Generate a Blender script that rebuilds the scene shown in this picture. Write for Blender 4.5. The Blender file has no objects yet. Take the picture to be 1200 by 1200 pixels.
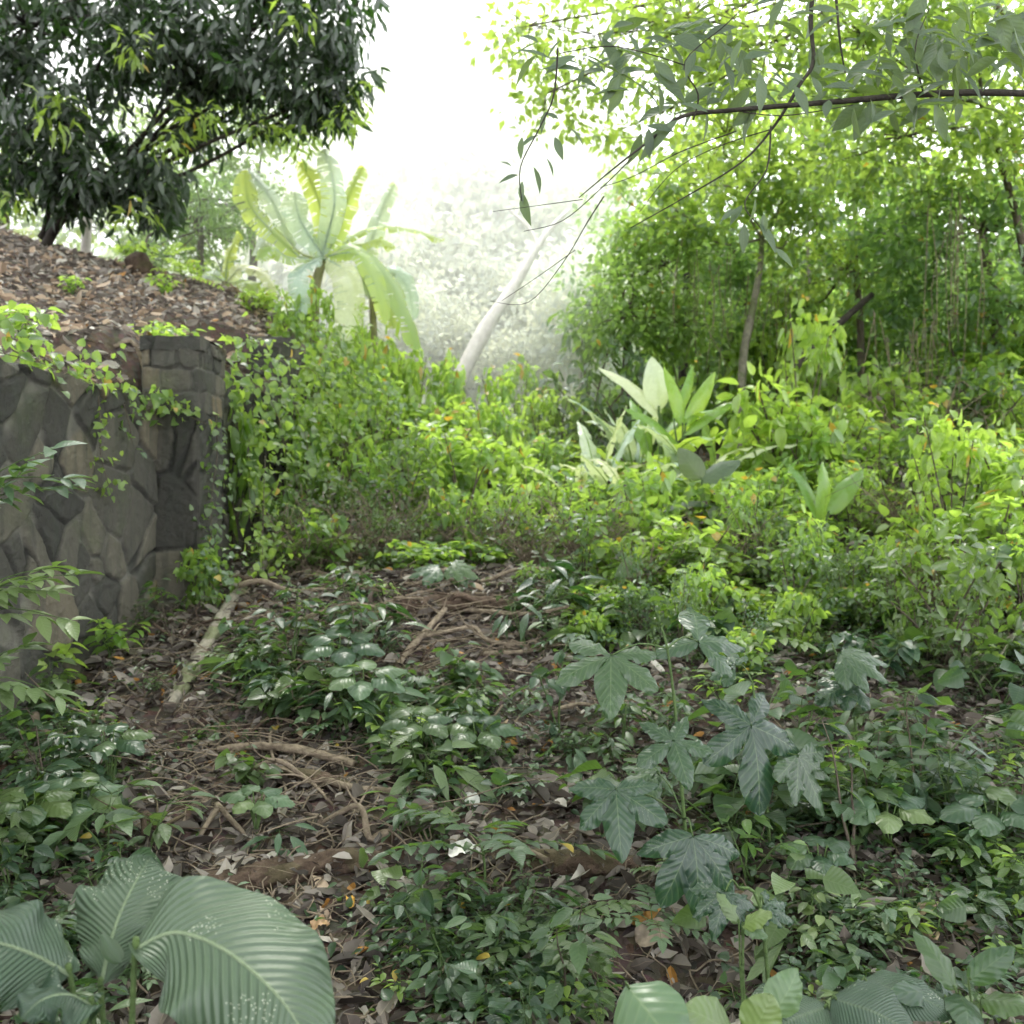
import bpy, math, random
import numpy as np
from mathutils import Vector

SEED = 7
rs = np.random.RandomState(SEED)
random.seed(SEED)
scene = bpy.context.scene
COL = scene.collection
F = 600.0 / math.tan(math.radians(27.5))     # focal length in photo pixels
CAMZ = 1.5

# ------------------------------------------------------------------ maths
def P(px, py, Y):
    """a point seen at (px, py) at the distance Y from the viewpoint"""
    return np.array([(px - 600) / F * Y, Y, CAMZ - (py - 600) / F * Y])

def nrm(v):
    v = np.asarray(v, float)
    return v / (np.linalg.norm(v, axis=-1, keepdims=True) + 1e-9)

def smooth(a, b, x):
    t = np.clip((x - a) / (b - a), 0, 1)
    return t * t * (3 - 2 * t)

def _h(ix, iy, s):
    v = np.sin(ix * 127.1 + iy * 311.7 + s * 74.7) * 43758.5453
    return v - np.floor(v)

def vn(x, y, s=0.0):
    """value noise, -1..1"""
    x = np.asarray(x, float); y = np.asarray(y, float)
    ix = np.floor(x); iy = np.floor(y); fx = x - ix; fy = y - iy
    fx = fx * fx * (3 - 2 * fx); fy = fy * fy * (3 - 2 * fy)
    a = _h(ix, iy, s); b = _h(ix + 1, iy, s); c = _h(ix, iy + 1, s); d = _h(ix + 1, iy + 1, s)
    return (a * (1 - fx) * (1 - fy) + b * fx * (1 - fy) + c * (1 - fx) * fy + d * fx * fy) * 2 - 1

def fbm(x, y, s=0.0, o=4):
    r = 0; a = 1; t = 0
    for k in range(o):
        r = r + a * vn(x * 2 ** k, y * 2 ** k, s + k * 3.3); t += a; a *= 0.5
    return r / t

# ------------------------------------------------------------------ terrain
_py = [-40, 0, 3, 5, 7, 9, 11, 13, 16, 20, 24, 30, 36, 45, 60, 100, 400]
_pz = [-1.5, 0, -0.04, 0.26, 0.76, 1.22, 1.62, 2.05, 2.6, 3.3, 4.8, 7.8, 10.5, 13, 14.5, 16, 20]
def wall_x(y):
    return np.interp(y, [0, 5.2, 6.8, 7.6, 9.9], [-3.05, -2.72, -2.56, -2.50, -2.46])

def ground_z(x, y, fine=True):
    x = np.asarray(x, float); y = np.asarray(y, float)
    z = np.interp(y, _py, _pz)
    z = z + 0.10 * np.clip(x - 2.5, 0, 8) * smooth(4, 9, y)
    z = z + 0.25 * np.exp(-((x + 0.9) ** 2 / 0.8 + (y - 6.3) ** 2 / 1.3)) + 0.14 * np.exp(-((x - 0.1) ** 2 / 0.7 + (y - 7.2) ** 2 / 0.8))
    z = z - 0.12 * np.exp(-((x - 0.55) ** 2 / 0.12 + (y - 3.15) ** 2 / 0.10))      # hollow under the lower log
    # terrace that the wall holds back
    t = 2.12 + 0.27 * (np.minimum(y, 12.6) - 5) + 0.04 * np.maximum(y - 12.6, 0) + 0.10 * np.clip(-2.5 - x, 0, 6)
    t = t + 0.16 * np.clip(-3.4 - x, 0, 5) * smooth(6, 11, y)
    cap = np.interp(y, [0, 7.0, 7.6, 9.6, 11], [2.20, 2.20, 2.60, 2.66, 3.2]) + 0.95 * np.maximum(wall_x(y) - 0.2 - x, 0) + 4 * smooth(9.8, 11.5, y)
    t = np.minimum(t, cap)
    t = np.maximum(t, z * 0 + 0.6)
    t = np.where(y < 5, 2.12 + 0.1 * np.clip(-2.5 - x, 0, 6), t)
    t = np.maximum(t, z)
    wx = wall_x(y)
    edge = smooth(0.0, 0.12, (wx - 0.16) - x)
    soft = smooth(0.3, 2.6, -0.9 - x)
    k = smooth(9.6, 11.6, y)
    m = edge * (1 - k) + soft * k
    z = z * (1 - m) + t * m
    z = z + 0.10 * fbm(x * 0.7, y * 0.7, 1, 3)
    if fine:
        z = z + 0.035 * fbm(x * 4, y * 4, 5, 3)
    return z

def G(px, py, off=0.0, y0=1.2):
    """where the sight line through (px, py) meets the ground"""
    ys = np.concatenate([np.arange(y0, 14, 0.02), np.arange(14, 80, 0.2)])
    xs = (px - 600) / F * ys; zs = CAMZ - (py - 600) / F * ys
    hit = np.nonzero(zs <= ground_z(xs, ys))[0]
    i = hit[0] if len(hit) else 600
    return np.array([xs[i], ys[i], float(ground_z(xs[i], ys[i])) + off])

def GX(px, Y, off=0.0):
    x = (px - 600) / F * Y
    return np.array([x, Y, float(ground_z(x, Y)) + off])

# ------------------------------------------------------------------ mesh buffer
class Buf:
    def __init__(self):
        self.v = []; self.f = []; self.uv = []; self.c = []; self.n = 0
    def add(self, V, Fc, UV=None, C=None):
        V = np.asarray(V, float).reshape(-1, 3); Fc = np.asarray(Fc, int).reshape(-1, 4)
        k = len(V)
        self.v.append(V)
        self.f.append(np.where(Fc >= 0, Fc + self.n, -1))
        self.uv.append(np.zeros((k, 2)) if UV is None else np.asarray(UV, float))
        if C is None: C = np.full((k, 3), 0.5)
        C = np.asarray(C, float)
        if C.ndim == 1: C = np.tile(C, (k, 1))
        self.c.append(C); self.n += k
    def mesh(self, name, mat, smooth_=True):
        me = bpy.data.meshes.new(name)
        V = np.concatenate(self.v); Fc = np.concatenate(self.f); UV = np.concatenate(self.uv); C = np.concatenate(self.c)
        me.vertices.add(len(V)); me.vertices.foreach_set('co', V.astype(np.float32).ravel())
        tri = Fc[:, 3] < 0
        tot = np.where(tri, 3, 4).astype(np.int32)
        start = np.concatenate([[0], np.cumsum(tot)[:-1]]).astype(np.int32)
        idx = Fc.ravel(); idx = idx[idx >= 0].astype(np.int32)
        me.loops.add(len(idx)); me.loops.foreach_set('vertex_index', idx)
        me.polygons.add(len(Fc)); me.polygons.foreach_set('loop_start', start)
        try: me.polygons.foreach_set('loop_total', tot)
        except Exception: pass
        me.polygons.foreach_set('use_smooth', np.full(len(Fc), smooth_))
        uvl = me.uv_layers.new(name='UVMap')
        uvl.data.foreach_set('uv', UV[idx].astype(np.float32).ravel())
        at = me.attributes.new('tint', 'FLOAT_COLOR', 'POINT')
        at.data.foreach_set('color', np.concatenate([C, np.ones((len(C), 1))], 1).astype(np.float32).ravel())
        me.materials.append(mat)
        me.update(calc_edges=True)
        return me
    def build(self, name, mat, parent=None, smooth_=True, origin=None):
        """link as one object; with a parent the vertices are taken as given in the parent's space"""
        if origin is not None:
            self.v = [v - np.asarray(origin) for v in self.v]
        o = bpy.data.objects.new(name, self.mesh(name, mat, smooth_))
        if origin is not None: o.location = origin
        COL.objects.link(o)
        if parent is not None: o.parent = parent
        return o

def tag(o, label=None, cat=None, group=None, kind=None):
    if label: o['label'] = label
    if cat: o['category'] = cat
    if group: o['group'] = group
    if kind: o['kind'] = kind
    return o

def thing(name, label, cat, loc=(0, 0, 0), group=None, rz=0.0):
    o = bpy.data.objects.new(name, None); COL.objects.link(o)
    o.location = tuple(loc); o.rotation_euler = (0, 0, rz); o.empty_display_size = 0.1
    return tag(o, label, cat, group)

def dup(root, loc, rz=0.0, s=1.0, label=None, tilt=(0, 0), sz=None):
    r = root.copy(); COL.objects.link(r)
    r.location = tuple(loc); r.rotation_euler = (tilt[0], tilt[1], rz); r.scale = (s, s, s * (sz or 1))
    if label: r['label'] = label
    for ch in root.children:
        c = ch.copy(); COL.objects.link(c); c.parent = r
        for g in ch.children:
            d = g.copy(); COL.objects.link(d); d.parent = c
    return r

# ------------------------------------------------------------------ shapes
def tube(buf, pts, rad, sides=8, step=None, rough=0.0, seed=0, C=None, sub=4):
    pts = np.asarray(pts, float); n = len(pts)
    rad = np.interp(np.linspace(0, 1, n), np.linspace(0, 1, len(np.atleast_1d(rad))), np.atleast_1d(rad))
    if n > 2 and sub > 1:                                  # Catmull-Rom
        out = []; rr = []
        for i in range(n - 1):
            p0 = pts[max(i - 1, 0)]; p1 = pts[i]; p2 = pts[i + 1]; p3 = pts[min(i + 2, n - 1)]
            for k in range(sub):
                t = k / sub
                out.append(0.5 * ((2 * p1) + (-p0 + p2) * t + (2 * p0 - 5 * p1 + 4 * p2 - p3) * t * t + (-p0 + 3 * p1 - 3 * p2 + p3) * t ** 3))
                rr.append(rad[i] * (1 - t) + rad[i + 1] * t)
        out.append(pts[-1]); rr.append(rad[-1]); pts = np.array(out); rad = np.array(rr); n = len(pts)
    T = nrm(np.gradient(pts, axis=0))
    ref = np.array([0, 0, 1.0]) if abs(T[0][2]) < 0.8 else np.array([1.0, 0, 0])
    S = nrm(np.cross(T[0], ref)); Ss = [S]
    for i in range(1, n):
        S = nrm(Ss[-1] - T[i] * np.dot(Ss[-1], T[i])); Ss.append(S)
    Ss = np.array(Ss); B = np.cross(T, Ss)
    a = np.linspace(0, 2 * np.pi, sides, endpoint=False)
    ca, sa = np.cos(a), np.sin(a)
    lens = np.concatenate([[0], np.cumsum(np.linalg.norm(np.diff(pts, axis=0), axis=1))])
    R = np.repeat(rad[:, None], sides, 1)
    if rough:
        R = R * (1 + rough * fbm(np.cos(a)[None, :] * 1.5 + seed, np.sin(a)[None, :] * 1.5 + lens[:, None] * 0.35 / max(1e-3, rad.mean()) + seed, seed, 4) + 0.35 * rough * fbm(np.cos(a)[None, :] * 6 + seed, np.sin(a)[None, :] * 6 + lens[:, None] * 1.2 / max(1e-3, rad.mean()), seed + 3, 2))
    V = pts[:, None, :] + (Ss[:, None, :] * ca[None, :, None] + B[:, None, :] * sa[None, :, None]) * R[:, :, None]
    V = V.reshape(-1, 3)
    i, j = np.meshgrid(np.arange(n - 1), np.arange(sides), indexing='ij')
    j2 = (j + 1) % sides
    Fq = np.stack([i * sides + j, i * sides + j2, (i + 1) * sides + j2, (i + 1) * sides + j], -1).reshape(-1, 4)
    UV = np.stack([np.tile(a / (2 * np.pi), n), np.repeat(lens, sides)], 1)
    V = np.concatenate([V, [pts[0], pts[-1]]])
    UV = np.concatenate([UV, [[0.5, 0], [0.5, lens[-1]]]])
    k = n * sides
    caps = [[(q + 1) % sides, q, k, -1] for q in range(sides)] + [[(n - 1) * sides + q, (n - 1) * sides + (q + 1) % sides, k + 1, -1] for q in range(sides)]
    buf.add(V, np.concatenate([Fq, caps]), UV, C)

def profile(kind, t):
    t = np.asarray(t, float)
    if kind == 'ovate': return np.sin(np.pi * np.clip(t, 0, 1) ** 0.75) ** 0.85
    if kind == 'heart': return np.where(t < 0.2, (t / 0.2) ** 0.45, np.cos((t - 0.2) / 0.8 * np.pi / 2) ** 0.75)
    if kind == 'lance': return np.sin(np.pi * t ** 0.9) ** 1.1
    if kind == 'obovate': return np.sin(np.pi * np.clip(t, 0, 1) ** 1.35) ** 0.8
    if kind == 'strap': return np.clip(1 - np.abs(2 * t - 1) ** 3.2, 0, 1) ** 0.6
    return np.sin(np.pi * t)

def leaf_tmpl(kind='ovate', w=0.5, rows=(0.0, 0.18, 0.42, 0.7, 1.0), fold=0.18, droop=0.15, twist=0.0):
    """unit leaf along +Y with its face up; w = width / length"""
    V = []; UV = []; Fc = []; prev = None
    for t in rows:
        hw = float(profile(kind, t)) * w / 2 if 0 < t < 1 else 0
        z = -droop * t * t
        ids = []
        if hw <= 1e-4:
            ids = [len(V)]; V.append([0, t, z]); UV.append([0.5, t])
        else:
            for sx in (-1, 0, 1):
                ids.append(len(V)); V.append([sx * hw + twist * t * t * 0.2, t, z + abs(sx) * hw * fold * 2]); UV.append([0.5 + sx * 0.5, t])
        if prev is not None:
            if len(prev) == 1 and len(ids) == 3: Fc += [[prev[0], ids[1], ids[0], -1], [prev[0], ids[2], ids[1], -1]]
            elif len(prev) == 3 and len(ids) == 1: Fc += [[prev[0], prev[1], ids[0], -1], [prev[1], prev[2], ids[0], -1]]
            elif len(prev) == 3: Fc += [[prev[0], prev[1], ids[1], ids[0]], [prev[1], prev[2], ids[2], ids[1]]]
        prev = ids
    return np.array(V, float), np.array(Fc, int), np.array(UV, float)

T_OV = leaf_tmpl('ovate', 0.52)
T_OVW = leaf_tmpl('ovate', 0.68, droop=0.25)
T_HEART = leaf_tmpl('heart', 0.85, droop=0.22)
T_LANCE = leaf_tmpl('lance', 0.27, droop=0.3)
T_LANCEW = leaf_tmpl('lance', 0.40, droop=0.2)
T_FAR = leaf_tmpl('ovate', 0.55, rows=(0, 0.4, 1.0), fold=0.15, droop=0.15)
T_FARL = leaf_tmpl('lance', 0.30, rows=(0, 0.45, 1.0), fold=0.15, droop=0.35)
T_DEAD = [leaf_tmpl('ovate', 0.5, fold=0.45, droop=-0.15), leaf_tmpl('ovate', 0.6, fold=-0.25, droop=0.25, twist=1.2),
          leaf_tmpl('lance', 0.36, fold=0.6, droop=0.3, twist=-1), leaf_tmpl('ovate', 0.45, fold=0.1, droop=-0.35, twist=0.8)]

def leaves(buf, tmpl, pos, d, n, size, tint):
    """many copies of a leaf template in one buffer"""
    TV, TF, TU = tmpl
    m = len(pos)
    if m == 0: return
    d = nrm(d); x = nrm(np.cross(d, n)); n = np.cross(x, d)
    size = np.broadcast_to(np.asarray(size, float), (m,))
    V = pos[:, None, :] + size[:, None, None] * (TV[None, :, 0:1] * x[:, None, :] + TV[None, :, 1:2] * d[:, None, :] + TV[None, :, 2:3] * n[:, None, :])
    k = len(TV)
    Fc = TF[None] + (np.arange(m) * k)[:, None, None] * (TF[None] >= 0)
    Fc = np.where(TF[None] >= 0, Fc, -1)
    C = np.repeat(np.broadcast_to(tint, (m, 3)), k, 0)
    buf.add(V.reshape(-1, 3), Fc.reshape(-1, 4), np.tile(TU, (m, 1)), C)

def rdir(m, up=0.0, flat=1.0):
    v = rs.normal(size=(m, 3)); v[:, 2] = v[:, 2] * flat + up
    return nrm(v)

def blade(buf, mid, N0, width, prof='ovate', nl=30, nw=10, cup=0.15, pleat=0.0, npleat=22, wav=0.0, tear=0.0, serr=0.0, tint=(0.5, 0.5, 0.5), asym=0.0):
    """one big leaf on a curved midrib; N0 = the way its face looks"""
    mid = np.asarray(mid, float)
    out = []
    n = len(mid)
    for q in np.linspace(0, n - 1, nl + 1):
        i = min(int(q), n - 2); t = q - i
        p0 = mid[max(i - 1, 0)]; p1 = mid[i]; p2 = mid[i + 1]; p3 = mid[min(i + 2, n - 1)]
        out.append(0.5 * ((2 * p1) + (-p0 + p2) * t + (2 * p0 - 5 * p1 + 4 * p2 - p3) * t * t + (-p0 + 3 * p1 - 3 * p2 + p3) * t ** 3))
    mid = np.array(out); T = nrm(np.gradient(mid, axis=0))
    N0 = np.asarray(N0, float)
    N0 = np.tile(N0, (nl + 1, 1)) if N0.ndim == 1 else np.array([[np.interp(s, np.linspace(0, 1, len(N0)), N0[:, c]) for c in range(3)] for s in np.linspace(0, 1, nl + 1)])
    S = nrm(np.cross(T, N0)); N = np.cross(S, T)
    t = np.linspace(0, 1, nl + 1)
    hw = np.maximum(profile(prof, t), 0.004) * width / 2
    if serr: hw = hw * (1 + serr * (np.arange(nl + 1) % 2))
    u = np.linspace(-1, 1, nw + 1)
    U, TT = np.meshgrid(u, t)
    HW = hw[:, None] * (1 + asym * np.sign(U))
    z = -cup * U * U * HW
    if pleat: z = z + pleat * (0.75 + 0.6 * fbm(U * 2 + 3, TT * 5, 2, 2)) * np.sin((TT - 0.175 * np.abs(U)) * npleat * 2 * np.pi + 2.2 * fbm(U * 1.5, TT * 7, 8, 2)) * np.clip(HW / (width * 0.2), 0, 1)
    if wav: z = z + wav * np.sin(TT * 17 + U * 2) * np.abs(U) ** 2 + wav * 0.7 * np.sin(TT * 31 + 2) * np.abs(U) ** 3
    V = mid[:, None, :] + S[:, None, :] * (U * HW)[..., None] + N[:, None, :] * z[..., None]
    V = V.reshape(-1, 3)
    i, j = np.meshgrid(np.arange(nl), np.arange(nw), indexing='ij')
    w = nw + 1
    Fq = np.stack([i * w + j, i * w + j + 1, (i + 1) * w + j + 1, (i + 1) * w + j], -1).reshape(-1, 4)
    if tear:
        keep = np.ones((nl, nw), bool)
        for side in (0, 1):
            for q in rs.choice(np.arange(3, nl - 2), int(tear), replace=False):
                dpt = rs.randint(nw // 6 + 1, nw // 2)
                if side: keep[q, nw - dpt:] = False
                else: keep[q, :dpt] = False
        Fq = Fq[keep.ravel()]
    UV = np.stack([(U.ravel() + 1) / 2, TT.ravel()], 1)
    buf.add(V, Fq, UV, np.array(tint))

# ------------------------------------------------------------------ materials
def nodes(name):
    m = bpy.data.materials.new(name); m.use_nodes = True
    nt = m.node_tree; nt.nodes.clear()
    out = nt.nodes.new('ShaderNodeOutputMaterial')
    return m, nt, out
def N_(nt, t, **kw):
    n = nt.nodes.new(t)
    for k, v in kw.items(): setattr(n, k, v)
    return n
def mixc(nt, fac, a, b, blend='MIX'):
    n = nt.nodes.new('ShaderNodeMix'); n.data_type = 'RGBA'; n.blend_type = blend
    for sock, val in ((n.inputs[0], fac), (n.inputs[6], a), (n.inputs[7], b)):
        if hasattr(val, 'is_linked') or hasattr(val, 'links'): nt.links.new(val, sock)
        elif isinstance(val, (int, float)): sock.default_value = val
        else: sock.default_value = (*val, 1)
    return n.outputs[2]
def math_(nt, op, a, b=None, c=None):
    n = nt.nodes.new('ShaderNodeMath'); n.operation = op
    for s, v in zip(n.inputs, (a, b, c)):
        if v is None: continue
        if hasattr(v, 'links'): nt.links.new(v, s)
        else: s.default_value = v
    return n.outputs[0]
def ramp(nt, fac, stops):
    n = nt.nodes.new('ShaderNodeValToRGB'); cr = n.color_ramp
    while len(cr.elements) > 1: cr.elements.remove(cr.elements[-1])
    cr.elements[0].position = stops[0][0]; cr.elements[0].color = (*stops[0][1], 1)
    for p, c in stops[1:]:
        e = cr.elements.new(p); e.color = (*c, 1)
    nt.links.new(fac, n.inputs[0]); return n.outputs[0]

def leaf_mat(name, dark, light, trans, tf=0.35, rough=0.42, vein=0.25, nveins=9, spec=0.5, spots=0.0, dead=0.02, bump=0.15, hue=1.0):
    m, nt, out = nodes(name)
    L = nt.links.new
    at = N_(nt, 'ShaderNodeAttribute', attribute_name='tint')
    sep = N_(nt, 'ShaderNodeSeparateColor'); L(at.outputs['Color'], sep.inputs[0])
    oi = N_(nt, 'ShaderNodeObjectInfo')
    f = math_(nt, 'ADD', math_(nt, 'MULTIPLY', sep.outputs[0], 0.75), math_(nt, 'MULTIPLY', oi.outputs['Random'], 0.25))
    base = mixc(nt, f, dark, light)
    base = mixc(nt, hue, base, ramp(nt, oi.outputs['Random'], [(0.0, (.62, .74, .86)), (0.35, (.85, .92, 1.0)), (0.7, (1.05, 1.0, .92)), (1.0, (1.25, 1.12, .8))]), 'MULTIPLY')
    # clump brightness in G, yellowing in B
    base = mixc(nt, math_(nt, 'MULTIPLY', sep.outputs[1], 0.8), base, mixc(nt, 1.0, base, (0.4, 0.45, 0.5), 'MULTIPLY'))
    yel = math_(nt, 'GREATER_THAN', sep.outputs[2], 1.0 - dead)
    base = mixc(nt, yel, base, (0.42, 0.30, 0.06))
    uv = N_(nt, 'ShaderNodeUVMap', uv_map='UVMap')
    sx = N_(nt, 'ShaderNodeSeparateXYZ'); L(uv.outputs[0], sx.inputs[0])
    au = math_(nt, 'ABSOLUTE', math_(nt, 'SUBTRACT', sx.outputs[0], 0.5))
    mid = math_(nt, 'LESS_THAN', au, 0.018)
    ph = math_(nt, 'MULTIPLY', math_(nt, 'SUBTRACT', sx.outputs[1], math_(nt, 'MULTIPLY', au, 0.45)), float(nveins) * 6.2832)
    sv = math_(nt, 'SINE', ph)
    side = math_(nt, 'POWER', math_(nt, 'ADD', math_(nt, 'MULTIPLY', sv, 0.5), 0.5), 8.0)
    vv = math_(nt, 'MULTIPLY', math_(nt, 'MAXIMUM', mid, math_(nt, 'MULTIPLY', side, 0.55)), vein)
    base = mixc(nt, vv, base, mixc(nt, 0.5, light, (0.35, 0.42, 0.22)))
    tc = N_(nt, 'ShaderNodeTexCoord')
    nz = N_(nt, 'ShaderNodeTexNoise'); nz.inputs['Scale'].default_value = 14; nz.inputs['Detail'].default_value = 3
    L(tc.outputs['Object'], nz.inputs['Vector'])
    base = mixc(nt, math_(nt, 'MULTIPLY', nz.outputs[0], 0.25), base, mixc(nt, 1.0, base, (0.55, 0.6, 0.6), 'MULTIPLY'))
    if spots:
        vo = N_(nt, 'ShaderNodeTexVoronoi'); vo.inputs['Scale'].default_value = 150; L(tc.outputs['Object'], vo.inputs['Vector'])
        n2 = N_(nt, 'ShaderNodeTexNoise'); n2.inputs['Scale'].default_value = 7; L(tc.outputs['Object'], n2.inputs['Vector'])
        sp = math_(nt, 'MULTIPLY', math_(nt, 'LESS_THAN', vo.outputs['Distance'], 0.22), math_(nt, 'GREATER_THAN', n2.outputs[0], 0.60))
        base = mixc(nt, math_(nt, 'MULTIPLY', sp, spots), base, (0.6, 0.62, 0.5))
    bs = N_(nt, 'ShaderNodeBsdfPrincipled')
    L(base, bs.inputs['Base Color'])
    rg = math_(nt, 'ADD', rough - 0.08, math_(nt, 'MULTIPLY', nz.outputs[0], 0.2)); L(rg, bs.inputs['Roughness'])
    bs.inputs['Specular IOR Level'].default_value = spec
    bp = N_(nt, 'ShaderNodeBump'); bp.inputs['Strength'].default_value = bump; bp.inputs['Distance'].default_value = 0.004
    L(math_(nt, 'ADD', sv, math_(nt, 'MULTIPLY', nz.outputs[0], 2.0)), bp.inputs['Height']); L(bp.outputs[0], bs.inputs['Normal'])
    tr = N_(nt, 'ShaderNodeBsdfTranslucent')
    tcol = mixc(nt, math_(nt, 'MULTIPLY', f, 0.6), trans, mixc(nt, 1.0, trans, (1.25, 1.12, 0.7), 'MULTIPLY'))
    tcol = mixc(nt, yel, tcol, (0.7, 0.45, 0.05))
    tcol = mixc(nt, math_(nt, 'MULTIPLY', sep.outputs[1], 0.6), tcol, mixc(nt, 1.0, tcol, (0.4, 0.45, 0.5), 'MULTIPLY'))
    L(tcol, tr.inputs[0])
    mx = N_(nt, 'ShaderNodeMixShader'); mx.inputs[0].default_value = tf
    L(bs.outputs[0], mx.inputs[1]); L(tr.outputs[0], mx.inputs[2]); L(mx.outputs[0], out.inputs[0])
    return m

def bark_mat(name, a, b, scale=9.0, moss=0.0, rough=0.85):
    m, nt, out = nodes(name); L = nt.links.new
    tc = N_(nt, 'ShaderNodeTexCoord')
    mp = N_(nt, 'ShaderNodeMapping'); L(tc.outputs['Object'], mp.inputs[0])
    nz = N_(nt, 'ShaderNodeTexNoise'); nz.inputs['Scale'].default_value = scale; nz.inputs['Detail'].default_value = 8; nz.inputs['Roughness'].default_value = 0.7
    L(mp.outputs[0], nz.inputs['Vector'])
    n2 = N_(nt, 'ShaderNodeTexNoise'); n2.inputs['Scale'].default_value = scale * 0.3; n2.inputs['Detail'].default_value = 4; L(mp.outputs[0], n2.inputs['Vector'])
    base = ramp(nt, nz.outputs[0], [(0.3, a), (0.7, b)])
    if moss: base = mixc(nt, math_(nt, 'MULTIPLY', math_(nt, 'GREATER_THAN', n2.outputs[0], 0.56), moss), base, (0.10, 0.13, 0.04))
    bs = N_(nt, 'ShaderNodeBsdfPrincipled'); L(base, bs.inputs['Base Color']); bs.inputs['Roughness'].default_value = rough
    bs.inputs['Specular IOR Level'].default_value = 0.25
    bp = N_(nt, 'ShaderNodeBump'); bp.inputs['Strength'].default_value = 1.0; bp.inputs['Distance'].default_value = 0.02
    L(nz.outputs[0], bp.inputs['Height']); L(bp.outputs[0], bs.inputs['Normal'])
    L(bs.outputs[0], out.inputs[0]); return m

def litter_mat():
    m, nt, out = nodes('dead_leaf'); L = nt.links.new
    at = N_(nt, 'ShaderNodeAttribute', attribute_name='tint')
    sep = N_(nt, 'ShaderNodeSeparateColor'); L(at.outputs['Color'], sep.inputs[0])
    base = ramp(nt, sep.outputs[0], [(0.0, (0.032, 0.026, 0.023)), (0.3, (0.08, 0.066, 0.057)), (0.55, (0.165, 0.14, 0.124)), (0.8, (0.33, 0.295, 0.265)), (0.94, (0.60, 0.56, 0.52)), (1.0, (0.40, 0.20, 0.05))])
    tc = N_(nt, 'ShaderNodeTexCoord')
    nz = N_(nt, 'ShaderNodeTexNoise'); nz.inputs['Scale'].default_value = 30; nz.inputs['Detail'].default_value = 4; L(tc.outputs['Object'], nz.inputs['Vector'])
    base = mixc(nt, math_(nt, 'MULTIPLY', nz.outputs[0], 0.7), base, mixc(nt, 1.0, base, (0.45, 0.42, 0.4), 'MULTIPLY'))
    uv = N_(nt, 'ShaderNodeUVMap', uv_map='UVMap'); sx = N_(nt, 'ShaderNodeSeparateXYZ'); L(uv.outputs[0], sx.inputs[0])
    au = math_(nt, 'ABSOLUTE', math_(nt, 'SUBTRACT', sx.outputs[0], 0.5))
    base = mixc(nt, math_(nt, 'MULTIPLY', math_(nt, 'LESS_THAN', au, 0.03), 0.4), base, (0.3, 0.24, 0.18))
    bs = N_(nt, 'ShaderNodeBsdfPrincipled'); L(base, bs.inputs['Base Color']); bs.inputs['Roughness'].default_value = 0.6
    bs.inputs['Specular IOR Level'].default_value = 0.35
    tr = N_(nt, 'ShaderNodeBsdfTranslucent'); L(base, tr.inputs[0])
    mx = N_(nt, 'ShaderNodeMixShader'); mx.inputs[0].default_value = 0.12
    L(bs.outputs[0], mx.inputs[1]); L(tr.outputs[0], mx.inputs[2]); L(mx.outputs[0], out.inputs[0]); return m

def soil_mat():
    m, nt, out = nodes('soil'); L = nt.links.new
    tc = N_(nt, 'ShaderNodeTexCoord')
    nz = N_(nt, 'ShaderNodeTexNoise'); nz.inputs['Scale'].default_value = 3.0; nz.inputs['Detail'].default_value = 10; nz.inputs['Roughness'].default_value = 0.75; L(tc.outputs['Object'], nz.inputs['Vector'])
    vo = N_(nt, 'ShaderNodeTexVoronoi'); vo.inputs['Scale'].default_value = 22; L(tc.outputs['Object'], vo.inputs['Vector'])
    base = ramp(nt, nz.outputs[0], [(0.25, (0.028, 0.019, 0.015)), (0.5, (0.07, 0.048, 0.037)), (0.75, (0.13, 0.10, 0.08))])
    base = mixc(nt, 0.35, base, mixc(nt, 1.0, base, vo.outputs['Color'], 'MULTIPLY'))
    # beyond the clearing the ground is overgrown
    sx = N_(nt, 'ShaderNodeSeparateXYZ'); L(tc.outputs['Object'], sx.inputs[0])
    far = math_(nt, 'MULTIPLY', math_(nt, 'SUBTRACT', sx.outputs[1], 15.0), 0.12)
    cl = nt.nodes.new('ShaderNodeClamp'); L(far, cl.inputs[0])
    base = mixc(nt, cl.outputs[0], base, (0.12, 0.15, 0.07))
    bs = N_(nt, 'ShaderNodeBsdfPrincipled'); L(base, bs.inputs['Base Color']); bs.inputs['Roughness'].default_value = 0.95
    bp = N_(nt, 'ShaderNodeBump'); bp.inputs['Strength'].default_value = 0.8; bp.inputs['Distance'].default_value = 0.03
    L(math_(nt, 'ADD', nz.outputs[0], math_(nt, 'MULTIPLY', vo.outputs['Distance'], 0.5)), bp.inputs['Height']); L(bp.outputs[0], bs.inputs['Normal'])
    L(bs.outputs[0], out.inputs[0]); return m

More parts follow.
